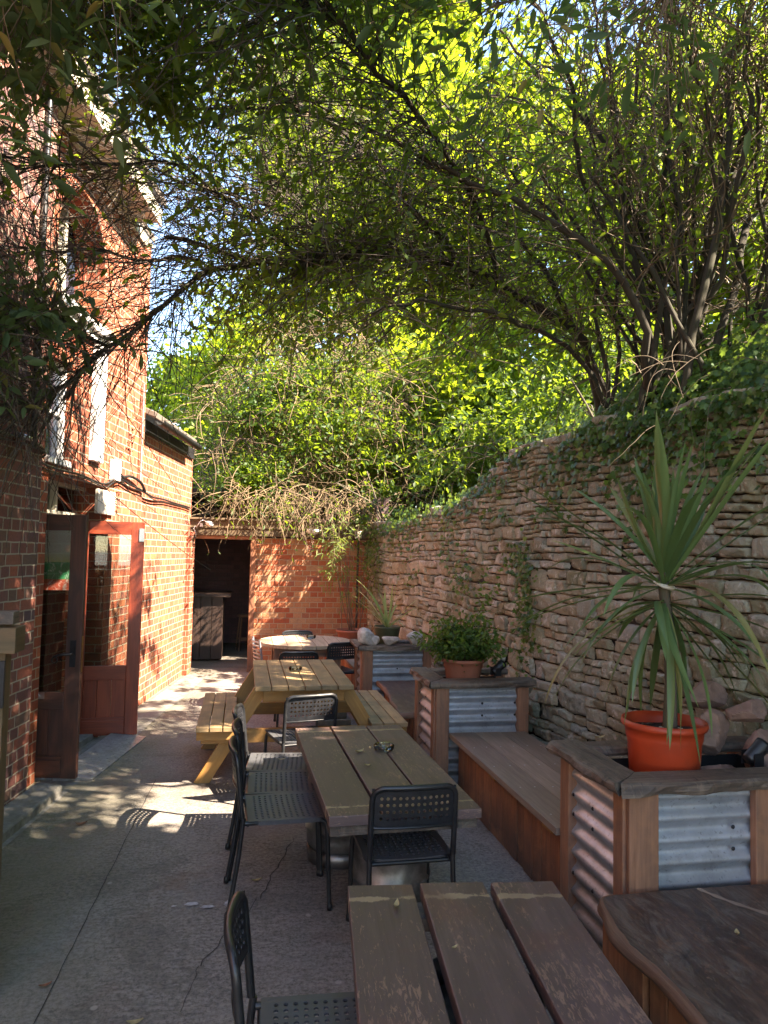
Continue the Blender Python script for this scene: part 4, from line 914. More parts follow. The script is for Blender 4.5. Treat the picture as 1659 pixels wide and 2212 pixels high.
# ------------------------------------------------------------------ plank tables on kegs
def keg_table(cx, cy, rz, Ln, gaps, label):
    root = empty('plank_table', (cx, cy, 0), rz); tag(root, label, 'table', 'three-plank tables standing on steel kegs')
    w = MB(); W_ = .215; z0, z1 = .605, .65
    xs = [-W_ * 1.5 - gaps, -W_ / 2, W_ / 2 + gaps]
    for i, x in enumerate(xs):
        a = [(-.0), (.006), (-.004)][i]
        m = MB(); box(m, x, x + W_, -Ln / 2 + [0, .004, -.003][i], Ln / 2 + [.0, .004, .008][i], z0, z1 + [0, .002, -.002][i]); w.join(m)
    w.build('tabletop', M['table'], root, bevel=.004)
    for y in (-Ln / 2 + .03, Ln / 2 - .12):
        m = MB(); box(m, -.325, .325, y, y + .095, .555, .603); m.build('cross_beam', M['cap'], root, bevel=.003)
    return root
def make_keg():
    root = empty('steel_keg'); 
    b = MB(); pr = [(0, .05), (.12, .045), (.17, .06), (.193, .09), (.196, .13), (.196, .165), (.204, .175), (.204, .19), (.196, .20), (.196, .33), (.204, .34), (.204, .355), (.196, .365), (.196, .42), (.19, .46), (.165, .485), (.1, .495), (0, .50)]
    lathe(b, pr, 40); b.build('body', M['keg'], root)
    for (a, c) in ((0, .075), (.455, .553)):
        r = MB(); lathe(r, [(.186, a), (.19, a), (.192, (a + c) / 2), (.19, c), (.184, c), (.184, a), (.186, a)], 40); r.build('rim', M['keg'], root)
    return root
keg0 = make_keg(); kused = [False]
def keg(x, y, rz, label):
    c = keg0 if not kused[0] else copy_tree(keg0); kused[0] = True
    c.location = (x, y, 0); c.rotation_euler.z = rz; tag(c, label, 'keg', 'steel beer kegs under the plank tables')
keg_table(.70, 3.80, R(1.3), 1.52, .012, 'middle three-plank table with a glass ashtray and yellow leaf, standing on kegs')
keg(.76, 3.58, 0, 'scuffed steel keg under the near end of the middle plank table')
keg(.60, 4.22, 1, 'steel keg under the far end of the middle plank table')
keg_table(.64, 1.63, R(-6.0), 1.50, .026, 'nearest three-plank table with worn scratched paint filling the bottom of the photo')
keg(.66, 1.95, .5, 'steel keg under the far end of the nearest plank table')
keg(.58, 1.30, .5, 'steel keg under the near end of the nearest plank table')

# ------------------------------------------------------------------ picnic table
pt = empty('picnic_table', (.49, 6.13, 0)); tag(pt, 'yellowish pine picnic table with attached benches in the middle of the yard', 'picnic table')
w = MB(); n = 6; x0, x1 = -.375, .375; pw = (x1 - x0) / n
for i in range(n): box(w, x0 + i * pw, x0 + (i + 1) * pw - .007, -.66, .66, .702, .738)
w.build('tabletop', M['pinetop'], pt, bevel=.004)
for (a, b_) in ((-.79, -.50), (.51, .80)):
    w = MB(); q = (b_ - a) / 3
    for i in range(3): box(w, a + i * q, a + (i + 1) * q - .008, -.67, .64, .415, .45)
    w.build('bench_seat', M['pinetop'], pt, bevel=.004)
for y in (-.50, .44):
    for s in (-1, 1):
        w = MB(); a = math.atan2(.43, .70); L = .86
        box(w, -.05, .05, y, y + .045, 0, L, rot=roty(s * -a), org=(0, y, 0)); w.xf(np.array(Matrix.Translation((s * .76, 0, -.02)))); w.build('leg', M['pine'], pt, bevel=.003)
    w = MB(); box(w, -.76, .77, y - .045, y - .002, .30, .40); w.build('cross_beam', M['pine'], pt, bevel=.003)
    w = MB(); box(w, -.31, .31, y - .045, y - .002, .60, .70)
    w.build('cross_beam', M['pine'], pt, bevel=.003)
w = MB(); box(w, -.045, .045, -.45, .44, .62, .70); box(w, -.05, .05, -.02, .02, .0, .0001) if False else None; w.build('centre_beam', M['pine'], pt, bevel=.003)
w = MB(); box(w, -.79, -.50, -.60, -.555, .34, .413); w.build('seat_batten', M['pine'], pt, bevel=.003)
w = MB(); box(w, .51, .80, -.60, -.555, .34, .413); w.build('seat_batten', M['pine'], pt, bevel=.003)

# ------------------------------------------------------------------ round table
rt = empty('round_table', (.72, 8.22, 0)); tag(rt, 'round pale wooden table dappled with sun near the far brick wall', 'table')
w = MB(); r0 = .525; nb = 7; bw_ = 2 * r0 / nb
for i in range(nb):
    a0, a1 = -r0 + i * bw_ + .003, -r0 + (i + 1) * bw_ - .003; xs = np.linspace(a0, a1, 5)
    top = [(x, math.sqrt(max(0, r0 * r0 - x * x))) for x in xs] + [(x, -math.sqrt(max(0, r0 * r0 - x * x))) for x in xs[::-1]]
    n = len(top); v = [(x, y, .74) for x, y in top] + [(x, y, .705) for x, y in top]; uo = random.random() * 9
    top_f = [tuple(range(n))[::-1], tuple(range(n, 2 * n))]; uvs = [(top[q % n][1] + uo, top[q % n][0]) for f in top_f for q in f]
    w.add(v, top_f, uvs); w.add(v, [(i_, (i_ + 1) % n, n + (i_ + 1) % n, n + i_) for i_ in range(n)], [(0, 0), (.1, 0), (.1, .03), (0, .03)] * n)
w.build('tabletop', M['round_top'], rt)
for sx in (-1, 1):
    for sy in (-1, 1):
        w = MB(); box(w, sx * .33 - .035, sx * .33 + .035, sy * .30 - .035, sy * .30 + .035, 0, .70); w.build('leg', M['post'], rt, bevel=.004)
w = MB(); box(w, -.33, .33, -.32, -.29, .60, .70); box(w, -.33, .33, .29, .32, .60, .70); box(w, -.35, -.32, -.28, .28, .60, .70); box(w, .32, .35, -.28, .28, .60, .70); w.build('apron', M['post'], rt)
ub = MB(); box(ub, -.17, .17, -.17, .17, 0, .06); box(ub, -.13, .13, -.13, .13, .06, .13); tube(ub, [(0, 0, .12), (0, 0, .40)], .03, 12); uo_ = ub.build('parasol_base', M['smoothconc'], loc=(.95, 7.45, 0), bevel=.008); tag(uo_, 'grey concrete parasol base on the ground between the picnic table and the round table', 'parasol base')

# ------------------------------------------------------------------ ashtrays
def ash():
    m = MB(); lathe(m, [(0, 0), (.045, 0), (.055, .012), (.058, .032), (.052, .036), (.044, .030), (.038, .012), (0, .010)], 24); return m
a0 = ash().build('glass_ashtray', M['ashglass'], loc=(.80, 3.98, .651)); tag(a0, 'clear glass ashtray on the middle plank table', 'ashtray', 'glass ashtrays')
for p, lb in (((.46, 6.15, .738), 'clear glass ashtray on the picnic table'), ((.80, 8.40, .74), 'clear glass ashtray on the sunlit round table')):
    c = a0.copy(); COL.objects.link(c); c.location = p; tag(c, lb, 'ashtray', 'glass ashtrays')

# ------------------------------------------------------------------ gate at the near left
gt = empty('timber_gate', (-1.1, 3.1, 0)); tag(gt, 'mossy brown timber gate with black strap hinge cut by the left edge of the photo', 'gate')
T = np.array(Matrix.Translation((1.1, -3.1, 0)))
w = MB(); box(w, -.985, -.90, 3.06, 3.14, 0, 1.33); w.xf(T).build('post', M['gate'], gt, bevel=.004)
w = MB()
for i in range(5): box(w, -1.10 - i * .112, -1.10 - i * .112 + .108, 3.075, 3.10, .04, 1.33)
w.xf(T).build('board_panel', M['gate'], gt, bevel=.003)
w = MB(); box(w, -1.7, -.855, 3.02, 3.15, 1.33, 1.43); w.xf(T).build('top_rail', M['gate'], gt, bevel=.004)
w = MB(); box(w, -1.7, -.875, 3.05, 3.13, 1.44, 1.49); w.xf(T).build('cap_block', M['cap'], gt, bevel=.004)
w = MB(); box(w, -1.7, -1.0, 3.055, 3.073, 1.19, 1.235); box(w, -.995, -.895, 3.04, 3.058, 1.12, 1.30); box(w, -1.0, -.9, 3.045, 3.057, .2, .30); w.xf(T).build('strap_hinge', M['darkmetal'], gt, bevel=.002)
pb = MB(); box(pb, -.22, .22, -.12, .12, 0, .02); po = pb.build('faded_board', M['pinkboard'], loc=(-.86, 2.28, .002), rz=.9, bevel=.003); tag(po, 'faded red board lying on the ground at the bottom left corner', 'board')

# ------------------------------------------------------------------ foliage tools
def unit(a): return a / np.maximum(np.linalg.norm(a, axis=-1, keepdims=True), 1e-9)
def inpoly(x, y, poly):
    r = np.zeros(x.shape, bool); n = len(poly)
    for i in range(n):
        x1, y1 = poly[i]; x2, y2 = poly[(i + 1) % n]
        c = ((y1 > y) != (y2 > y)); xi = (x2 - x1) * (y - y1) / ((y2 - y1) if y2 != y1 else 1e-9) + x1; r ^= c & (x < xi)
    return r
# gaps carved in the foliage to let sun through, outlined on the ground plane
GAPS_CLEAR = [[(-.80, 4.85), (-.62, 5.55), (-.1, 5.6), (.12, 5.1), (-.2, 4.75)], [(-.68, 5.7), (-.40, 5.92), (-.27, 5.55), (-.52, 5.45)], [(-.3, 6.15), (-.1, 7.0), (.10, 6.85), (-.2, 5.95)]]
GAP_FACADE = [(-2.7, 8.2), (-3.3, 8.0), (-3.3, 6.9), (-4.2, 6.4), (-9, 6.2), (-9, 9.9), (-3.2, 9.9), (-2.7, 8.6)]
GAP_OPEN = [[(-.1, 8.15), (.75, 8.2), (.6, 9.0), (.55, 10.4), (.25, 12.2), (-9, 14), (-9, 6.9), (-4.4, 6.9), (-3.4, 7.9), (-2.6, 7.5), (-1.9, 7.6), (-1.2, 8.1)]]
def keepmask(P, tw=False):
    gx = P[:, 0] - P[:, 2] * SUN[0] / SUN[2]; gy = P[:, 1] - P[:, 2] * SUN[1] / SUN[2]
    keep = np.ones(len(P), bool)
    for q in GAPS_CLEAR: keep &= ~inpoly(gx, gy, q)
    for q in GAP_OPEN:
        ins = inpoly(gx, gy, q); nz = fbm(np.stack([gx * 5.5, gy * 5.5, 0 * gx], -1), 77, 2)
        pr = np.where(nz > .575, .6, .0)
        keep &= ~(ins & (RNG.random(len(P)) > pr))
    keep &= ~(inpoly(gx, gy, GAP_FACADE) & (RNG.random(len(P)) > np.where(P[:, 0] > .6, .03, .42)))
    return keep

def openmask(P):
    gx = P[:, 0] - P[:, 2] * SUN[0] / SUN[2]; gy = P[:, 1] - P[:, 2] * SUN[1] / SUN[2]; k = np.ones(len(P), bool)
    for q in GAPS_CLEAR: k &= ~inpoly(gx, gy, q)
    return k & ~(inpoly(gx, gy, GAP_FACADE) & (P[:, 0] > .8))
def clearcurves(tw):
    k = np.ones(len(tw), bool)
    for j in range(0, tw.shape[1], 2): k &= openmask(tw[:, j])
    return k
def leaves(mb, P, A, ln, wd, fold=False, m=0, up=.6, droop=0):
    """leaf blades at P pointing along A"""
    n = len(P); ln = np.broadcast_to(ln, (n,)) * RNG.uniform(.65, 1.25, n); wd = ln * np.broadcast_to(wd, (n,))
    A = unit(A); N = unit(RNG.normal(0, 1, (n, 3)) + np.array([0, 0, up * 2])); B = unit(np.cross(A, N)); N = np.cross(B, A)
    l = ln[:, None]; w_ = wd[:, None] / 2
    if not fold:
        V = np.stack([P, P + A * l * .45 + B * w_, P + A * l - N * l * .10, P + A * l * .45 - B * w_], 1)
        F = (np.arange(n) * 4)[:, None] + np.array([[0, 1, 2, 3]]); mb.add(V.reshape(-1, 3), F, None, m)
    else:
        s = N * w_ * .45; d = -np.array([0, 0, 1.0]) * l * (.12 + droop)
        V = np.stack([P, P + A * l * .28 + B * w_ * .85 + s, P + A * l * .65 + B * w_ * .8 + s + d * .5, P + A * l + d, P + A * l * .65 - B * w_ * .8 + s + d * .5, P + A * l * .28 - B * w_ * .85 + s, P + A * l * .30, P + A * l * .66 + d * .4], 1)
        F = np.array([[0, 6, 5, 5], [0, 1, 6, 6], [6, 1, 2, 7], [6, 7, 4, 5], [7, 2, 3, 3], [7, 3, 4, 4]])
        q = F[[2, 3]]; t = np.array([[0, 6, 5], [0, 1, 6], [7, 2, 3], [7, 3, 4]])
        b = np.arange(n) * 8
        # quads and triangles of one leaf share vertices, so each leaf stays one island
        mb.f.append((b[:, None, None] + q[None]).reshape(-1, 4) + mb.n); mb.uv.append(np.zeros((n * 8, 2))); mb.mi.append(np.full(n * 2, m)); mb.sm.append(np.full(n * 2, True))
        mb.f.append((b[:, None, None] + t[None]).reshape(-1, 3) + mb.n); mb.uv.append(np.zeros((n * 12, 2))); mb.mi.append(np.full(n * 4, m)); mb.sm.append(np.full(n * 4, True))
        mb.v.append(V.reshape(-1, 3)); mb.n += n * 8

def grow(S, D, length, K=8, curl=.25, grav=0.0, target=None):
    """N random twigs of K points"""
    n = len(S); L = np.broadcast_to(length, (n,)); st = (L / (K - 1))[:, None]; P = [S]; D = unit(D); bend = RNG.normal(0, curl * .5, (n, 3))
    for k in range(K - 1):
        D = unit(D + bend + RNG.normal(0, curl, (n, 3)) + np.array([0, 0, -grav])); P.append(P[-1] + D * st)
    return np.stack(P, 1)
def tubes(mb, P, r0, taper=.3, n=3, m=0):
    N, K, _ = P.shape; T = unit(np.gradient(P, axis=1)); a = unit(RNG.normal(0, 1, (N, 1, 3))) + np.zeros((N, K, 3)); X = unit(np.cross(T, a)); Y = np.cross(T, X)
    r = np.broadcast_to(r0, (N,))[:, None] * np.linspace(1, taper, K)[None]
    an = np.arange(n) * 2 * math.pi / n; V = P[:, :, None] + r[:, :, None, None] * (np.cos(an)[None, None, :, None] * X[:, :, None] + np.sin(an)[None, None, :, None] * Y[:, :, None])
    i, k, j = np.meshgrid(np.arange(N), np.arange(K - 1), np.arange(n), indexing='ij'); j2 = (j + 1) % n; b = i * K * n
    F = np.stack([b + k * n + j, b + k * n + j2, b + (k + 1) * n + j2, b + (k + 1) * n + j], -1).reshape(-1, 4)
    mb.add(V.reshape(-1, 3), F, None, m, True)
def along(curves, n, lo=.1, hi=1.0):
    """random points and tangents along a list of polylines, weighted by length"""
    Ls = np.array([np.linalg.norm(np.diff(c, axis=0), axis=1).sum() for c in curves]); pick = RNG.choice(len(curves), n, p=Ls / Ls.sum()); t = RNG.uniform(lo, hi, n); P = []; T = []
    for c, u in zip(pick, t):
        C_ = curves[c]; x = u * (len(C_) - 1); i = min(int(x), len(C_) - 2); f = x - i; P.append(C_[i] * (1 - f) + C_[i + 1] * f); T.append(C_[i + 1] - C_[i])
    return np.array(P), unit(np.array(T))
def nodes(P, lo=2, prob=1.0):
    """leaf positions/directions at twig nodes, in opposite pairs"""
    N, K, _ = P.shape; T = unit(np.gradient(P, axis=1)); Q = P[:, lo:].reshape(-1, 3); t = T[:, lo:].reshape(-1, 3); s = unit(np.cross(t, RNG.normal(0, 1, t.shape)))
    A = np.concatenate([s * .8 + t * .6, -s * .8 + t * .6]); Q = np.concatenate([Q, Q]); k = RNG.random(len(Q)) < prob; return Q[k], A[k]

def crown(mb, c, r, n, size, wd=.5, clump=.35, ncl=None, shell=.5, thr=.36, m=0, filt=True):
    c = np.array(c, float); r = np.array(r, float); ncl = ncl or max(12, int(n / 130))
    C0 = unit(RNG.normal(0, 1, (ncl * 3, 3))) * (RNG.random((ncl * 3, 1)) ** (1 / 3) * (1 - shell) + shell * RNG.uniform(.55, 1.05, (ncl * 3, 1)))
    C0 = C0 * r + c; nz = fbm(C0 * .55 + c, 3, 3); C0 = C0[np.argsort(-nz)[:ncl]] if thr else C0[:ncl]
    idx = RNG.integers(0, len(C0), n); sg = clump * r.mean() * RNG.uniform(.25, .6, len(C0)) * .8
    P = C0[idx] + RNG.normal(0, 1, (n, 3)) * sg[idx][:, None] * np.array([1, 1, .7]); out = unit(P - C0[idx])
    if filt: k = keepmask(P); P = P[k]; out = out[k]
    A = out + RNG.normal(0, .7, P.shape) + np.array([0, 0, -.25]); leaves(mb, P, A, size, wd, False, m); return C0

def tree(name, base, c, r, n, size, label, mat, group='trees on the slope above the wall', th=.10, nl=7, wd=.5, **kw):
    root = empty(name, base); tag(root, label, 'tree' if 'tree' in name else 'shrub', group); T = np.array(Matrix.Translation(-Vector(base)))
    mb = MB(); C0 = crown(mb, c, r, n, size, wd, **kw); mb.xf(T).build('crown', mat, root)
    mb = MB(); c = np.array(c, float); b = np.array(base, float); cur = []
    tr = spline([b, b * .5 + c * .5 + RNG.normal(0, .15, 3), c + (0, 0, r[2] * .5)], 14); tube(mb, tr, np.linspace(th, th * .3, 14), 7); cur.append(tr)
    for i in range(nl):
        e = C0[RNG.integers(len(C0))]; s = tr[RNG.integers(3, 11)]; lb = spline([s, s * .5 + e * .5 + RNG.normal(0, .2, 3), e], 9); tube(mb, lb, np.linspace(th * .4, th * .08, 9), 5); cur.append(lb)
    S, D = along(cur, nl * 14); P = grow(S, unit(D + RNG.normal(0, .8, D.shape)), RNG.uniform(.15, .15 + .35 * max(r), len(S)), 6, .22); tubes(mb, P[keepmask(P[:, 3], True)], th * .07, .3)
    mb.xf(T).build('trunk', M['bark'], root); return root

# ------------------------------------------------------------------ trees and undergrowth beyond the walls
spec = [
 ((2.6, 18.5, 3.0), (2.9, 18.2, 8.8), (3.7, 3, 7.2), 34000, .27, 'tall sunlit tree rising behind the far brick wall, nearest the strip of blue sky'),
 ((4.5, 22.0, 5.0), (4.2, 21.5, 15.5), (4.6, 2.5, 5.5), 30000, .33, 'highest tree crown behind the others, filling the top middle of the view'),
 ((-1.3, 20.0, 3.0), (-1.3, 19.5, 4.6), (1.7, 2.2, 2.6), 9000, .18, 'low bright green tree beside the gable above the wing roof'),
 ((.4, 15.6, 2.4), (.5, 15.2, 4.5), (2.0, 1.8, 2.3), 12000, .15, 'rounded sunlit tree just behind the covered room'),
 ((6.5, 19, 4.5), (7.0, 18.5, 9.5), (4.0, 3.2, 7.0), 30000, .29, 'tall green tree high on the slope behind the branching shrub'),
 ((12.0, 17, 5), (12.5, 16.0, 9.0), (4.5, 3.5, 7.0), 24000, .30, 'tall green tree farthest up the slope on the right'),
 ((4.2, 13.2, 3.3), (4.1, 13.0, 5.2), (2.2, 1.9, 2.9), 18000, .18, 'bushy lime-green tree on the slope above the far end of the rubble wall'),
 ((8.0, 12.5, 4.3), (8.2, 12.2, 7.6), (3.0, 2.4, 4.6), 24000, .22, 'yellow-green tree halfway up the slope behind the many-stemmed shrub'),
 ((10.5, 8.6, 4.6), (10.6, 8.4, 7.6), (3.0, 2.4, 4.6), 24000, .21, 'yellow-green tree on the slope seen between the stems on the right'),
 ((7.2, 7.2, 4.0), (7.4, 7.0, 5.4), (1.9, 1.6, 2.2), 10000, .12, 'low leafy tree close behind the stems above the stone wall'),
]
for i, (b, c, r, n, s, lb) in enumerate(spec): tree('broadleaf_tree', b, c, r, n, s, lb, M['leaf_far'], th=.16)
for b, c, r, n, s, lb in [
 ((3.4, 9.2, 2.6), (3.2, 9.2, 3.0), (1.1, 1.5, .8), 9000, .09, 'leafy bush spilling over the far end of the rubble wall'),
 ((3.8, 7.2, 2.9), (3.5, 7.3, 3.3), (1.1, 1.1, .8), 9000, .085, 'bright leafy bush behind the lowest part of the rubble wall'),
 ((5.2, 9.0, 3.4), (5.2, 9.2, 4.1), (1.7, 1.4, 1.1), 9000, .10, 'sunlit bush on the slope above the rubble wall'),
 ((2.15, 10.3, 2.1), (1.85, 10.2, 2.35), (.55, .45, .42), 3600, .06, 'small dark bush hanging over the top of the wall corner above the thin pole'),
 ((2.6, 11.6, 2.2), (2.3, 11.6, 3.2), (1.0, .8, 1.2), 7000, .09, 'dark green bush in the corner where the brick and rubble walls meet')]:
    tree('leafy_bush', b, c, r, n, s, lb, M['leaf_mid'], 'bushes along the top of the rubble wall', th=.03, nl=6)
# unseen trees added to shade the yard, beside and behind the camera
for b, c, r, n, s, lb in [
 ((4.6, 1.6, 2.8), (4.6, 1.4, 5.6), (2.2, 2.0, 2.6), 16000, .12, 'dense unseen tree on the slope, added to shade the yard'),
 ((3.6, .2, 2.7), (3.6, .2, 5.7), (2.0, 1.9, 1.6), 34000, .11, 'dense leafy tree added out of view over the wall to shade the yard'),
 ((5.6, -.3, 3.2), (5.5, -.4, 5.3), (1.8, 1.8, 2.3), 19000, .13, 'dense unseen tree added between the others beside the yard for more shade'),
 ((4.8, -2.4, 2.8), (4.4, -2.2, 5.4), (2.4, 2.4, 2.8), 15000, .13, 'dense unseen tree added for shade, continuing the row along the wall towards the street'),
 ((4.2, -6.0, 2.8), (4.0, -6.0, 5.2), (2.4, 2.2, 2.6), 9000, .15, 'last unseen tree added to the shading row along the wall')]:
    tree('broadleaf_tree', b, c, r, n, s, lb, M['leaf_mid'], th=.12, thr=None, ncl=420)

# ------------------------------------------------------------------ the many-stemmed shrub on top of the wall
ms = empty('many_stemmed_shrub', (2.95, 4.3, 2.75)); tag(ms, 'big many-stemmed shrub fanning up from the ivy on top of the rubble wall', 'shrub', 'arching shrubs over the yard')
T = np.array(Matrix.Translation((-2.95, -4.3, -2.75)))
base = np.array([2.95, 4.25, 2.70]); stems = []
# (end point, radius)
ends = [((3.9, 3.7, 5.6), .03), ((2.6, 3.9, 5.9), .025), ((3.3, 4.9, 6.6), .03), ((4.5, 4.1, 5.7), .03), ((2.2, 5.0, 5.6), .028), ((1.9, 4.5, 5.2), .024), ((3.0, 4.9, 5.9), .025), ((4.9, 3.9, 4.4), .03), ((1.2, 4.6, 4.9), .03), ((1.6, 5.2, 5.3), .03), ((2.9, 5.4, 6.3), .03), ((4.7, 3.6, 4.6), .04), ((3.7, 3.9, 6.2), .03), ((2.3, 3.4, 5.4), .028), ((2.75, 5.1, 5.9), .03), ((3.5, 5.0, 6.4), .03), ((4.6, 5.0, 5.0), .035), ((4.1, 3.6, 4.9), .035), ((1.9, 4.2, 5.9), .03), ((3.2, 4.0, 6.6), .03), ((4.2, 4.4, 6.4), .04), ((2.15, 4.4, 6.2), .045), ((2.6, 4.7, 6.6), .04), ((3.1, 4.5, 6.8), .05), ((3.6, 4.2, 6.5), .05), ((4.3, 4.0, 6.0), .06), ((4.8, 4.3, 5.2), .055), ((5.0, 4.6, 4.2), .05),
        ((1.7, 4.8, 5.6), .045), ((2.4, 5.2, 6.0), .035), ((3.3, 5.4, 6.5), .045), ((4.0, 5.2, 6.2), .045), ((1.5, 3.9, 5.2), .04), ((2.9, 3.6, 6.2), .035), ((4.4, 3.2, 5.4), .05), ((2.0, 5.4, 4.9), .035), ((3.4, 3.5, 5.6), .03), ((2.65, 4.2, 6.4), .03), ((3.9, 4.8, 5.7), .035)]
mb = MB()
for e, r in ends:
    e = np.array(e); s = base + np.array([RNG.uniform(-.42, .42), RNG.uniform(-.5, .7), RNG.uniform(-.05, .08)]); mid = s * .6 + e * .4 + np.array([0, 0, .45]) + RNG.normal(0, .10, 3)
    c = spline([s, mid, e * .75 + s * .25 + RNG.normal(0, .12, 3) + (0, 0, .3), e], 26); c += np.stack([fbm(c * 2.2, 31 + q, 3) - .5 for q in range(3)], -1) * .22; stems.append(c); tube(mb, c, np.linspace(r * .55, r * .18, 26), 8)
limbA = [[(2.75, 4.5, 2.75), (2.36, 3.95, 3.25), (1.71, 4.0, 3.80), (1.29, 4.1, 4.04), (.86, 4.2, 4.29), (.2, 4.3, 4.45), (-.5, 4.4, 4.4)],
         [(2.8, 4.9, 2.8), (2.57, 5.0, 3.35), (2.1, 5.0, 3.9), (1.7, 5.0, 4.5), (1.3, 4.9, 5.1)], [(2.6, 4.8, 2.8), (2.2, 4.7, 3.25), (1.6, 4.6, 3.4), (1.1, 4.5, 3.35), (.7, 4.4, 3.25)]]
for i, L in enumerate(limbA): c = spline(L, 34); c += np.stack([fbm(c * 2, 41 + i * 3 + q, 3) - .5 for q in range(3)], -1) * .30; stems.append(c); tube(mb, c, np.linspace([.028, .026, .02][i], .007, 34), 8)
mb.xf(T).build('stem', M['darkbark'], ms)
S, D = along(stems, 2600, .12, 1.0); tw = grow(S, unit(D + RNG.normal(0, .75, D.shape)), RNG.uniform(.5, 1.5, 2600), 9, .13, .02); tw = tw[keepmask(tw[:, 4], True) & clearcurves(tw)]
mb = MB(); tubes(mb, tw[:, :], .0055, .35); mb.xf(T).build('twigs', M['twig'], ms)
mb = MB(); Q, A = nodes(tw, 2, .42); k = keepmask(Q); leaves(mb, Q[k], A[k], .062, .45, True)
crown(mb, (4.6, 6.0, 5.2), (2.2, .9, 2.2), 6000, .09, .5, ncl=110); crown(mb, (2.6, 1.0, 6.6), (2.4, 1.8, 1.3), 16000, .10, .5, ncl=170)  # second crown lies out of view, added to shade the yard
mb.xf(T).build('foliage', M['leaf_mid'], ms)

# ------------------------------------------------------------------ long arching shrub reaching across to the building
ar = empty('arching_shrub', (2.7, 5.3, 2.6)); tag(ar, 'tangled arching shrub with bare twigs reaching across the yard to the brick gable', 'shrub', 'arching shrubs over the yard')
T = np.array(Matrix.Translation((-2.7, -5.3, -2.6)))
L2 = [[(2.85, 5.3, 2.6), (2.57, 5.1, 3.35), (1.89, 5.0, 3.68), (1.35, 5.0, 3.91), (.87, 5.0, 3.91), (.5, 5.0, 3.84), (-.03, 5.0, 3.77), (-.6, 5.0, 3.9)],
      [(.62, 5.0, 3.88), (.52, 5.0, 3.98), (.29, 5.0, 4.21), (.16, 5.0, 4.31), (.02, 5.0, 4.6), (-.1, 5.0, 5.1)],
      [(1.1, 5.0, 3.9), (.49, 4.95, 3.79), (-.18, 4.9, 3.64), (-.59, 4.8, 3.26), (-.84, 4.7, 2.95), (-1.08, 4.6, 2.72), (-1.27, 4.5, 2.59), (-1.45, 4.4, 2.5)],
      [(1.5, 5.0, 3.9), (.8, 4.6, 4.3), (.0, 4.3, 4.7), (-.7, 4.0, 4.9), (-1.4, 3.8, 4.8)], [(1.9, 5.0, 3.7), (1.2, 4.2, 4.2), (.4, 3.5, 4.4), (-.3, 3.1, 4.4), (-1.0, 2.9, 4.3)],
      [(1.3, 5.0, 3.9), (.6, 5.4, 4.2), (-.2, 5.6, 4.5), (-.9, 5.6, 4.6)], [(-.3, 4.95, 3.7), (-.9, 4.9, 3.75), (-1.4, 4.7, 3.6)], [(.3, 4.9, 3.8), (-.2, 4.6, 4.1), (-.8, 4.4, 4.1), (-1.3, 4.3, 3.9)]]
L2.append([(-.84, 4.7, 2.95), (-1.05, 4.4, 3.05), (-1.25, 4.15, 3.0), (-1.35, 4.0, 2.8)])
rr = [.042, .020, .022, .024, .02, .018, .014, .014, .012]; mb = MB(); lim = []
for i, L in enumerate(L2): c = spline(L, 36); c += np.stack([fbm(c * 2.4, 51 + q, 3) - .5 for q in range(3)], -1) * .22; lim.append(c); tube(mb, c, np.linspace(rr[i], rr[i] * .35, 36), 7)
mb.xf(T).build('stem', M['darkbark'], ar)
n = 3300; S, D = along(lim, n, .10, 1.0); kk = (S[:, 0] > -.5) | (RNG.random(n) < .8); S = S[kk]; D = D[kk]; n = len(S); D = unit(D * .7 + RNG.normal(0, .75, D.shape) + np.array([-.15, 0, 0])); tw = grow(S, D, RNG.uniform(.5, 1.5, n), 9, .10, .015)
tw = tw[keepmask(tw[:, 4], True) | (RNG.random(n) < .3)]
n = 900; S = np.stack([RNG.uniform(-1.1, 2.4, n), RNG.uniform(4.2, 6.4, n), 0 * RNG.random(n)], -1); S[:, 2] = 3.5 + (S[:, 1] - 4.2) * .25 + RNG.random(n) * 1.7 * np.clip(1.1 - np.abs(S[:, 0] - .4) / 2.6, .15, 1)
D = np.stack([RNG.normal(-.9, .6, n), RNG.normal(0, .3, n), RNG.normal(.0, .45, n)], -1); t2 = grow(S, D, RNG.uniform(.8, 2.0, n), 9, .09, .02); t2 = t2[keepmask(t2[:, 4], True) | (RNG.random(n) < .3)]
tw = np.concatenate([tw, t2])
tw = tw[clearcurves(tw)]
mb = MB(); tubes(mb, tw, RNG.uniform(.0022, .0052, len(tw)), .4); mb.xf(T).build('twigs', M['darktwig'], ar)
mb = MB(); Q, A = nodes(tw, 2, .34); k = keepmask(Q) & (Q[:, 2] > 3.2) & ((Q[:, 0] > -.4) | (RNG.random(len(Q)) < .2)); leaves(mb, Q[k], A[k], .07, .45, True)
crown(mb, (1.9, 5.9, 4.9), (1.5, .9, 1.3), 10000, .065, .5, ncl=120); crown(mb, (.5, 5.6, 4.9), (1.1, .7, .8), 8000, .062, .5, ncl=90); crown(mb, (.2, 4.6, 5.1), (1.0, .8, .6), 5500, .065, .45, ncl=70); crown(mb, (-.6, 4.9, 4.8), (.8, .8, .6), 7000, .06, .45, ncl=60); crown(mb, (-.7, 4.0, 4.5), (.7, .6, .5), 4000, .055, .45, ncl=50); mb.xf(T).build('foliage', M['leaf_mid'], ar)
mb = MB(); S, D = along([lim[-1]], 46, .1, 1.0); t3 = grow(S, unit(D * .4 + RNG.normal(0, .6, D.shape)), RNG.uniform(.2, .5, 46), 7, .1, .05); tubes(mb, t3, .003, .4); Q, A = nodes(t3, 1, .9); leaves(mb, Q, A, .10, .38, True); mb.xf(T).build('foliage', M['leaf_near'], ar)
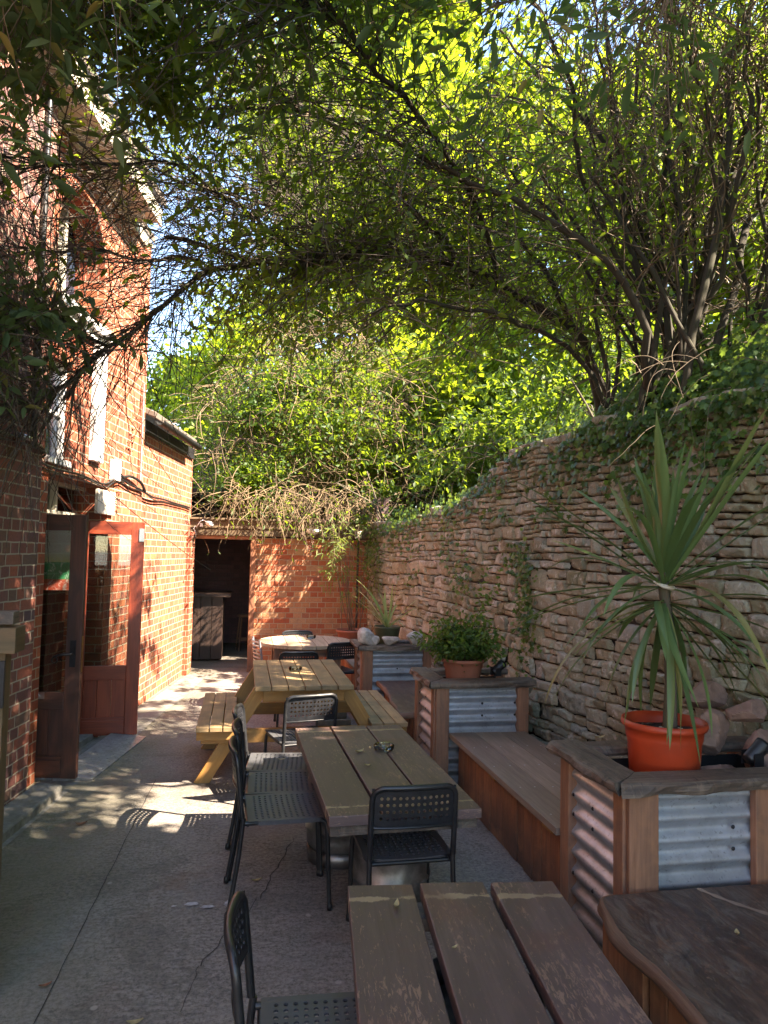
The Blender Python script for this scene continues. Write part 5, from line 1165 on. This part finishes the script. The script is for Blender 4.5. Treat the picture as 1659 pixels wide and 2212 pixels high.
# dead flower spikes hanging from the twigs
mb = MB(); e = tw[RNG.choice(len(tw), 60), -1]; e = e[e[:, 1] < 5.6]
for p in e:
    a = grow(p[None], np.array([[RNG.normal(0, .3), RNG.normal(0, .3), -1.]]), .16, 5, .12)[0]; q = a[RNG.integers(0, 5, 90)] + RNG.normal(0, .008, (90, 3)); leaves(mb, q, RNG.normal(0, 1, (90, 3)), .012, .7)
mb.xf(T).build('seed_heads', M['deadflower'], ar)

# ------------------------------------------------------------------ overhead leafy sprays (large grey-green leaves)
ob = empty('overhanging_shrub', (2.7, 2.6, 2.6)); tag(ob, 'grey-green leafed shrub hanging over the top left of the yard in shade', 'shrub', 'arching shrubs over the yard')
T = np.array(Matrix.Translation((-2.7, -2.6, -2.6)))
L3 = [[(2.8, 2.4, 2.5), (2.4, 2.2, 4.2), (1.5, 2.4, 4.9), (.4, 2.7, 4.9), (-.6, 2.9, 4.5), (-1.2, 3.0, 4.1)], [(1.9, 2.3, 4.6), (1.0, 2.8, 4.85), (.1, 3.2, 4.7), (-.7, 3.5, 4.5), (-1.4, 3.7, 4.2)],
      [(1.5, 2.4, 4.9), (.9, 3.2, 4.9), (.3, 3.7, 4.8), (-.3, 4.0, 4.55)], [(2.4, 2.2, 4.2), (2.2, 2.9, 4.7), (1.7, 3.3, 4.75), (1.2, 3.4, 4.6)], [(.4, 2.7, 4.9), (-.2, 2.4, 4.5), (-.7, 2.5, 4.0), (-.95, 2.7, 3.7)],
      [(2.6, 2.5, 3.8), (2.2, 2.6, 4.2), (1.75, 2.5, 4.2), (1.6, 2.5, 4.05)]]
mb = MB(); lim = []
for i, L in enumerate(L3): c = spline(L, 28); c += (fbm(c * 2.4, 71 + i)[:, None] - .5) * .07; lim.append(c); tube(mb, c, np.linspace([.05, .02, .018, .018, .012, .012, .01][i], .005, 28), 7)
mb.xf(T).build('stem', M['bark'], ob)
n = 900; S, D = along(lim, n, .25, 1.0); D = unit(D * .8 + RNG.normal(0, .6, D.shape)); tw = grow(S, D, RNG.uniform(.35, .9, n), 9, .10, .03)
mb = MB(); tubes(mb, tw, .0032, .4); mb.xf(T).build('twigs', M['twig'], ob)
mb = MB(); Q, A = nodes(tw, 3, .72); k = keepmask(Q); k &= (Q[:, 0] < .9) | (RNG.random(len(Q)) < .22); leaves(mb, Q[k], A[k] * (1, 1, .45), .105, .36, True, up=1.2); mb.xf(T).build('foliage', M['leaf_near'], ob)

# ------------------------------------------------------------------ dry twiggy shrub spilling over the far wall
dr = empty('dry_twiggy_shrub', (1.2, 11.6, 2.3)); tag(dr, 'dry pale twiggy shrub spilling over the far brick wall and doorway', 'shrub', 'arching shrubs over the yard')
T = np.array(Matrix.Translation((-1.2, -11.6, -2.3)))
mb = MB(); n = 3400; S = np.stack([RNG.uniform(-.6, 2.7, n), RNG.uniform(10.8, 12.6, n), 0 * RNG.random(n)], -1); top = 1.5 + 2.2 * fbm(np.stack([S[:, 0] * 1.3, S[:, 1] * .6, 0 * S[:, 0]], -1), 91, 2); S[:, 2] = 2.25 + RNG.random(n) ** 2.0 * top
D = np.stack([RNG.normal(-.15, .7, n), RNG.normal(-.45, .45, n), RNG.normal(.2, .6, n)], -1); tw = grow(S, D, RNG.uniform(.35, 1.3, n), 9, .12, .14)
bad = (tw[:, :, 2].min(1) < 1.55) | ((tw[:, :, 1].max(1) > 10.4) & (tw[:, :, 2].min(1) < 2.15) & (tw[:, -1, 1] > 10.5)); tw = tw[~bad]
tw = tw[keepmask(tw[:, 4], True) | (RNG.random(len(tw)) < .4)]
n = 260; S = np.stack([RNG.uniform(-.3, 1.9, n), RNG.uniform(10.15, 10.42, n), RNG.uniform(2.25, 2.7, n)], -1); t4 = grow(S, np.stack([RNG.normal(-.1, .5, n), RNG.normal(-.25, .2, n), RNG.normal(-.3, .4, n)], -1), RNG.uniform(.3, .75, n), 9, .10, .16); tw = np.concatenate([tw, t4])
tubes(mb, tw, RNG.uniform(.0035, .010, len(tw)), .35); mb.xf(T).build('twigs', M['drytwig'], dr)
mb = MB(); Q, A = nodes(tw, 3, .13); leaves(mb, Q, A, .07, .4, True); crown(mb, (1.0, 11.7, 3.5), (2.0, 1.1, 1.4), 13000, .095, .5, ncl=120, filt=False); crown(mb, (.9, 11.0, 2.75), (1.5, .5, .5), 3500, .08, .5, ncl=50, filt=False); mb.xf(T).build('foliage', M['leaf_mid'], dr)
mb = MB(); e = tw[RNG.choice(len(tw), 46), -1]
for p in e:
    a = grow(p[None], np.array([[RNG.normal(0, .3), RNG.normal(0, .3), -1.]]), .26, 5, .12)[0]; q = a[RNG.integers(0, 5, 110)] + RNG.normal(0, .013, (110, 3)); leaves(mb, q, RNG.normal(0, 1, (110, 3)), .02, .7)
mb.xf(T).build('seed_heads', M['deadflower'], dr)

# ------------------------------------------------------------------ ivy
IV = np.array([(0, 0), (.28, -.12), (.62, .05), (.38, .30), (.55, .62), (.22, .62), (0, 1), (-.22, .62), (-.55, .62), (-.38, .30), (-.62, .05), (-.28, -.12)])
def ivyleaves(mb, P, N, size):
    n = len(P); s = size * RNG.uniform(.6, 1.3, n)[:, None, None]; N = unit(N); a = RNG.normal(0, .45, n) + math.pi; Z = np.array([0, 0, 1.0]); X = unit(np.cross(Z + 0 * N, N)); Y = np.cross(N, X)
    ca, sa = np.cos(a)[:, None], np.sin(a)[:, None]; X, Y = X * ca + Y * sa, -X * sa + Y * ca
    V = P[:, None] + s * (IV[None, :, :1] * X[:, None] + IV[None, :, 1:] * Y[:, None]) - s * (np.abs(IV[None, :, :1]) * .25) * N[:, None]
    mb.add(V.reshape(-1, 3), (np.arange(n) * 12)[:, None] + np.arange(12)[None], None, 0)
iv = empty('ivy', (2.5, 4.0, 2.3)); tag(iv, 'dark green ivy hanging over the top of the rubble wall below the many-stemmed shrub', 'ivy')
T = np.array(Matrix.Translation((-2.5, -4.0, -2.3))); mb = MB(); st = MB()
def ivpatch(y, z, ry, rz_, n, size=.045, out=.03):
    Y = RNG.normal(y, ry, n); Z = RNG.normal(z, rz_, n); Z0 = Z; h = np.array([wallh(a) for a in Y]); X = np.array([wallx(a) for a in Y]) - RNG.uniform(.01, out + .05, n)
    over = Z > h; X = np.where(over, X + (Z - h) * .9 + RNG.uniform(0, .25, n), X); N = np.stack([-1 + RNG.normal(0, .4, n), RNG.normal(-.35, .4, n), .35 + RNG.normal(0, .35, n)], -1)
    PP = np.stack([X, Y, Z], -1); kk = openmask(PP); ivyleaves(mb, PP[kk], N[kk], size)
for (y, z, ry, rz_, n) in [(3.0, 2.74, .45, .13, 800), (3.7, 2.74, .45, .15, 900), (4.6, 2.72, .5, .16, 800), (5.5, 2.72, .45, .14, 420), (3.2, 2.9, .6, .2, 700), (4.1, 3.0, .6, .2, 700), (2.2, 2.7, .4, .12, 450), (4.05, 2.3, .22, .16, 160), (3.5, 2.32, .25, .12, 110), (5.05, 2.35, .2, .15, 80), (6.6, 2.45, .3, .12, 200), (7.6, 2.3, .5, .12, 280), (9.3, 2.15, .6, .14, 360), (10.3, 2.0, .3, .3, 260)]: ivpatch(y, z, ry, rz_, n)
for (y, z, ry, rz_, n, s) in [(5.6, 1.35, .09, .24, 260, .035), (5.75, 1.72, .16, .08, 90, .035), (6.9, 1.5, .12, .12, 100, .035), (7.3, 1.85, .15, .15, 60, .035), (5.35, 2.05, .05, .06, 12, .045), (4.2, 1.95, .06, .1, 12, .045), (8.6, 1.7, .2, .2, 50, .04), (6.0, 2.1, .08, .05, 14, .04)]: ivpatch(y, z, ry, rz_, n, s)
mb.xf(T).build('foliage', M['ivy'], iv)
S = np.stack([RNG.uniform(2.3, 2.7, 60), RNG.uniform(2.4, 7.5, 60), RNG.uniform(2.6, 3.1, 60)], -1); S[:, 0] = [wallx(a) - .02 + RNG.uniform(0, .15) for a in S[:, 1]]
tw = grow(S, np.stack([RNG.uniform(-1, 0, 60), RNG.normal(0, .4, 60), RNG.uniform(-.5, .5, 60)], -1), RNG.uniform(.3, .9, 60), 12, .10, .17); tw[:, :, 0] = np.minimum(tw[:, :, 0], (1.82 + .1 * (10.6 - tw[:, :, 1])) - .03 + np.maximum(0, tw[:, :, 2] - 2.5))
tubes(st, tw, .0024, .5); st.xf(T).build('vines', M['twig'], iv)

# ------------------------------------------------------------------ potted plants
def blades(mb, c, dirs, lens, wid, K=12, grav=.06, twist=0, m=0):
    for d, L in zip(dirs, lens):
        d = unit(np.array(d, float)); P = [np.array(c, float)]; D = d.copy(); g_ = grav * RNG.uniform(.2, 1.8); sw_ = RNG.normal(0, .02, 3)
        for k in range(K - 1): D = unit(D + np.array([0, 0, -g_ * (k / K) * 2.0]) + sw_); P.append(P[-1] + D * L / (K - 1))
        P = np.array(P); T_ = unit(np.gradient(P, axis=0)); side = unit(np.cross(T_, np.array([0, 0, 1.0]) + RNG.normal(0, .15, 3))); nn = np.cross(side, T_)
        t = np.linspace(0, 1, K); w_ = wid * RNG.uniform(.8, 1.2) * np.minimum(1, .45 + 2.2 * t) * np.clip((1 - t) * 3.0, 0, 1) ** .7 * .5
        V = np.stack([P + side * w_[:, None] + nn * w_[:, None] * .35, P, P - side * w_[:, None] + nn * w_[:, None] * .35], 1).reshape(-1, 3)
        F = [(3 * i + a, 3 * i + a + 1, 3 * i + 4 + a, 3 * i + 3 + a) for i in range(K - 1) for a in (0, 1)]; mb.add(V, F, None, m, True)
def pot(name, loc, prof, mat, soilz, soilr, label, cat='plant pot', soil=True):
    r = empty(name, loc); tag(r, label, cat, None); m = MB(); lathe(m, prof, 40); m.build('pot', mat, r)
    if soil:
        m = MB(); an = np.linspace(0, 2 * math.pi, 24, endpoint=False); v = [(0, 0, soilz + .01)]; F = []
        rings = 6
        for k in range(1, rings + 1):
            for a in an: x, y = soilr * k / rings * math.cos(a), soilr * k / rings * math.sin(a); v.append((x, y, soilz + .02 * (fbm([[x * 30, y * 30, 0]], 3)[0] - .5)))
        F = [(0, 1 + i, 1 + (i + 1) % 24) for i in range(24)] + [(1 + (k - 1) * 24 + i, 1 + k * 24 + i, 1 + k * 24 + (i + 1) % 24, 1 + (k - 1) * 24 + (i + 1) % 24) for k in range(1, rings) for i in range(24)]
        m.add(v, F, None, 0, True); m.build('soil', M['soil'], r)
    return r
op = pot('potted_palm', (1.885, 2.98, .69), [(0, 0), (.138, 0), (.143, .01), (.158, .24), (.165, .26), (.165, .268), (.169, .30), (.182, .305), (.186, .315), (.183, .335), (.175, .335), (.169, .30), (.163, .28)], M['orange_pot'], .285, .166, 'spiky palm-like plant in a bright orange plastic pot in the nearest planter', 'potted plant')
m = MB(); tube(m, [(.03, 0, .28), (.035, .0, .5), (.025, .0, .75), (.0, .0, .93), (0, 0, 1.02)], [.033, .026, .025, .024, .02], 10); m.build('trunk', M['bark'], op)
m = MB(); rg = np.random.default_rng(5); dirs = []; lens = []
for i in range(20): a = rg.uniform(0, 6.28); e = rg.uniform(.9, 1.5); dirs.append((math.cos(a) * math.cos(e), math.sin(a) * math.cos(e), math.sin(e))); lens.append(rg.uniform(.5, .8))
blades(m, (0, 0, .97), dirs, lens, .034, 14, .015)
dirs = []; lens = []
for i in range(30): a = i * 2.39996 + rg.normal(0, .35); e = rg.uniform(-.2, .95); dirs.append((math.cos(a) * math.cos(e), math.sin(a) * math.cos(e), math.sin(e))); lens.append(rg.uniform(.5, 1.0))
blades(m, (0, 0, .93), dirs, lens, .030, 15, .055)
dirs = []; lens = []
for i in range(34): a = i * 2.39996 + .5 + rg.normal(0, .4); e = rg.uniform(-1.1, .2); dirs.append((math.cos(a) * math.cos(e), math.sin(a) * math.cos(e), math.sin(e))); lens.append(rg.uniform(.50, .78))
blades(m, (0.005, 0, .86), dirs, lens, .029, 15, .085); m.build('leaves', M['cordyline'], op)
m = MB(); tube(m, [(-.07, -.03, .955), (-.03, -.045, .935), (.02, -.045, .925), (.05, -.03, .915)], [.004, .010, .012, .004], 6); m.build('dead_leaf_tie', M['cream'], op)
m = MB(); leaves(m, RNG.uniform(-.11, .11, (16, 3)) * (1, 1, 0) + (0, 0, .295), RNG.normal(0, 1, (16, 3)) * (1, 1, .1), .04, .5, up=3); m.build('dry_litter', M['cream'], op)

mp_ = pot('potted_shrub', (1.705, 5.42, .745), [(0, 0), (.12, 0), (.125, .01), (.145, .13), (.15, .135), (.152, .17), (.175, .175), (.178, .20), (.165, .20), (.155, .17)], M['terracotta'], .18, .15, 'bushy green shrub in a dull terracotta pot in the middle planter', 'potted plant')
m = MB(); S = np.array([(RNG.normal(0, .05), RNG.normal(0, .05), .18) for _ in range(90)]); tw = grow(S, np.stack([RNG.normal(0, .5, 90), RNG.normal(0, .5, 90), np.ones(90)], -1), RNG.uniform(.15, .36, 90), 8, .14, .03); tubes(m, tw, .003, .5); m.build('stems', M['twig'], mp_)
m = MB(); Q, A = nodes(tw, 2, .95); leaves(m, np.concatenate([Q] * 3) + RNG.normal(0, .03, (3 * len(Q), 3)), np.concatenate([A] * 3), .048, .55, True)
S = np.array([(.10, .05, .18)] * 5); tw = grow(S, np.stack([RNG.normal(.1, .1, 5), RNG.normal(.1, .1, 5), np.ones(5)], -1), .72, 14, .06, 0); Q, A = nodes(tw, 2, .9); leaves(m, Q, A, .045, .6, True); m.build('foliage', M['shrubleaf'], mp_)

fp = pot('potted_grass', (1.53, 7.56, .77), [(0, 0), (.10, 0), (.105, .01), (.14, .18), (.145, .185), (.145, .20), (.13, .20), (.13, .16)], M['olivepot'], .17, .13, 'striped pale grass-like plant in a dark olive pot in the far planter', 'potted plant')
m = MB(); dirs = []; lens = []
for i in range(13): a = RNG.uniform(0, 6.28); e = RNG.uniform(.7, 1.5); dirs.append((math.cos(a) * math.cos(e), math.sin(a) * math.cos(e), math.sin(e))); lens.append(RNG.uniform(.35, .66))
blades(m, (0, 0, .17), dirs, lens, .026, 12, .04); dirs = [(-.75, -.3, .9), (.6, -.3, .55), (-.5, 0, .5), (.75, 0, .75), (.1, -.8, .5)]; blades(m, (0, 0, .17), dirs, [.55, .45, .5, .5, .5], .022, 12, .05); m.build('leaves', M['stripe'], fp)

bpot = pot('potted_bamboo', (1.50, 9.95, .452), [(0, 0), (.15, 0), (.155, .01), (.19, .19), (.21, .195), (.212, .225), (.195, .225), (.185, .19)], M['terracotta'], .20, .18, 'thin bamboo canes in a wide terracotta pot on the short bench by the brick wall', 'potted plant')
m = MB(); S = np.array([(RNG.normal(0, .06), RNG.normal(0, .06), .2) for _ in range(12)]); tw = grow(S, np.stack([RNG.normal(-.05, .14, 12), RNG.normal(0, .1, 12), np.ones(12)], -1), RNG.uniform(1.0, 1.75, 12), 12, .03, 0); tubes(m, tw, .006, .4, 5)
S2, D2 = along([t_ for t_ in tw], 90, .4, 1.0); sub = grow(S2, D2 * .4 + RNG.normal(0, .6, D2.shape), .3, 5, .12, .08); tubes(m, sub, .002, .5); m.build('canes', M['twig'], bpot)
m = MB(); Q, A = nodes(sub, 1, .95); leaves(m, Q, A + np.array([0, 0, -.4]), .10, .16, True); m.build('foliage', M['bamboo'], bpot)

# ------------------------------------------------------------------ rocks, stones and black spotlights in the planters
def rock(name, loc, r, mat, label, cat, seed, group=None, rz=0, flat=1.0):
    n, k = 40, 26; th = np.linspace(0, math.pi, k); ph = np.linspace(0, 2 * math.pi, n, endpoint=False); Tt, Pp = np.meshgrid(th, ph, indexing='ij')
    U = np.stack([np.sin(Tt) * np.cos(Pp), np.sin(Tt) * np.sin(Pp), np.cos(Tt)], -1)
    # facet by clipping with random planes
    rg = np.random.default_rng(seed); rad = np.full(U.shape[:2], 1.15)
    for _ in range(13):
        nn = unit(rg.normal(0, 1, 3)); dd = rg.uniform(.62, .95); dt = U @ nn; rad = np.where(dt > .05, np.minimum(rad, dd / np.maximum(dt, .05)), rad)
    rad = rad + .10 * (fbm(U * 3.5 + seed, 3, 3) - .5); V = U * rad[..., None] * np.array(r); V = V @ rotz(rz).T; V[..., 2] = np.maximum(V[..., 2], -r[2] * .7) + r[2] * .7
    i, j = np.meshgrid(np.arange(k - 1), np.arange(n), indexing='ij'); j2 = (j + 1) % n; F = np.stack([i * n + j, (i + 1) * n + j, (i + 1) * n + j2, i * n + j2], -1).reshape(-1, 4)
    m = MB(); m.add(V.reshape(-1, 3), F, None, 0, False); o = m.build(name, mat, loc=loc); tag(o, label, cat, group); return o
gr = 'pale rocks on the far planter'
rock('pale_rock', (1.27, 7.36, .800), (.085, .07, .11), M['whiterock'], 'tall knobbly white rock on the left corner of the far planter', 'rock', 3, gr)
rock('pale_rock', (1.36, 7.34, .800), (.06, .05, .065), M['whiterock'], 'smaller grey-white rock leaning against the tall one on the far planter', 'rock', 4, gr, .5)
rock('pale_rock', (1.52, 7.34, .800), (.09, .06, .058), M['whiterock'], 'flat cream rock on the far planter cap in front of the olive pot', 'rock', 8, gr)
rock('pale_rock', (1.80, 7.38, .800), (.105, .07, .075), M['whiterock'], 'grey-white rock on the right side of the far planter', 'rock', 12, gr, .4)
gs = 'reddish stones heaped in the nearest planter'
for i, (loc, r, lb, rz_) in enumerate([((2.26, 3.20, .80), (.13, .10, .12), 'squarish reddish stone right behind the orange pot', .5), ((2.37, 3.38, .98), (.13, .09, .075), 'smooth reddish-brown stone highest on the heap against the rubble wall', .1),
     ((2.44, 3.00, .76), (.12, .10, .11), 'reddish stone at the right edge of the photo in the nearest planter', .9), ((2.46, 3.15, .96), (.12, .09, .06), 'flat layered red stone lying on the heap by the right edge', .3), ((2.20, 3.02, .70), (.10, .08, .07), 'small dark brown stone low beside the orange pot', .2), ((2.38, 2.90, .70), (.09, .06, .05), 'small brown stone beside the black spotlight in the nearest planter', 1.1)]):
    rock('reddish_stone', loc, r, M['sandstone'], lb, 'stone', 20 + i, gs, rz_)
def spot(loc, rz_, lb):
    root = empty('black_spotlight', loc, rz_); tag(root, lb, 'spotlight', 'black planter spotlights'); m = MB(); lathe(m, [(0, 0), (.028, 0), (.032, .01), (.034, .09), (.036, .10), (.036, .115), (.030, .115), (.028, .10), (0, .10)], 20)
    m.xf(np.array(Matrix.Translation((0, 0, .05)) @ Matrix.Rotation(R(52), 4, 'Y'))); m.build('housing', M['black_rubber'], root); m = MB(); tube(m, [(0.02, 0, -.08), (.02, 0, .06)], .008, 6); box(m, .0, .05, -.04, -.036, .03, .09); box(m, .0, .05, .036, .04, .03, .09); m.build('bracket', M['black_rubber'], root)
spot((1.90, 5.28, .80), .2, 'small black spotlight beside the terracotta pot in the middle planter'); spot((2.25, 2.90, .80), .1, 'small black spotlight behind the cap board of the nearest planter')

# ------------------------------------------------------------------ fallen leaves
def fallen(loc, ln, lb, mat='litter', rz_=0, wd=.4):
    m = MB(); K = 7; t = np.linspace(0, 1, K); w_ = wd * ln * np.sin(t * math.pi) ** .8 * .5 + .0005; P = np.stack([t * ln - ln / 2, 0 * t, .004 + .010 * (t - .5) ** 2 * 4 * ln / .06], -1)
    V = np.stack([P + np.stack([0 * t, w_, .004 + 0 * t], -1), P, P - np.stack([0 * t, w_, -.004 + 0 * t], -1)], 1).reshape(-1, 3); m.add(V, [(3 * i + a, 3 * i + a + 1, 3 * i + 4 + a, 3 * i + 3 + a) for i in range(K - 1) for a in (0, 1)], None, 0, True)
    o = m.build('fallen_leaf', M[mat], loc=loc, rz=rz_); tag(o, lb, 'leaf', 'fallen leaves')
fallen((.66, 3.96, .652), .062, 'yellow leaf on the middle plank table left of the ashtray', rz_=.5); fallen((.66, 3.70, .652), .035, 'small curled pale leaf in the middle of the middle plank table', rz_=-.3, wd=.7)
fallen((.73, 4.02, .652), .03, 'tiny pale leaf scrap near the ashtray', rz_=1.6); fallen((.27, 4.55, .455), .055, 'green-yellow leaf on the seat of the farthest chair of the row', rz_=.1)
fallen((-.34, 2.86, .001), .06, 'yellow leaf on the concrete in the lower left of the yard', rz_=.1); fallen((.02, 2.07, .001), .05, 'pale yellow leaf on the concrete beside the chair at the bottom', rz_=.9, wd=.7); fallen((-.72, 3.15, .001), .05, 'brown leaf on the mossy concrete by the gate', 'red_leaf', .4)
fallen((1.25, 3.72, .001), .06, 'pale leaf on the concrete beside the bench cladding', rz_=.8); fallen((.12, 3.95, .001), .055, 'pale leaf under the nearest chair of the row', rz_=.2); fallen((.50, 2.24, .653), .045, 'curled cream leaf near the far edge of the nearest plank table', rz_=1.2, wd=.35)
fallen((.61, 1.98, .653), .02, 'tiny white leaf scrap in the middle of the nearest plank table', rz_=.4, wd=.4); fallen((1.72, 2.28, .452), .035, 'pale scrap on the dark slab bench', rz_=1.0, wd=.45); fallen((1.74, 3.30, .862), .06, 'dry leaf on the rear cap board of the nearest planter', rz_=.1); fallen((-.95, 4.9, .001), .07, 'brown dry leaf on the ground by the brick pier', 'red_leaf', .3)
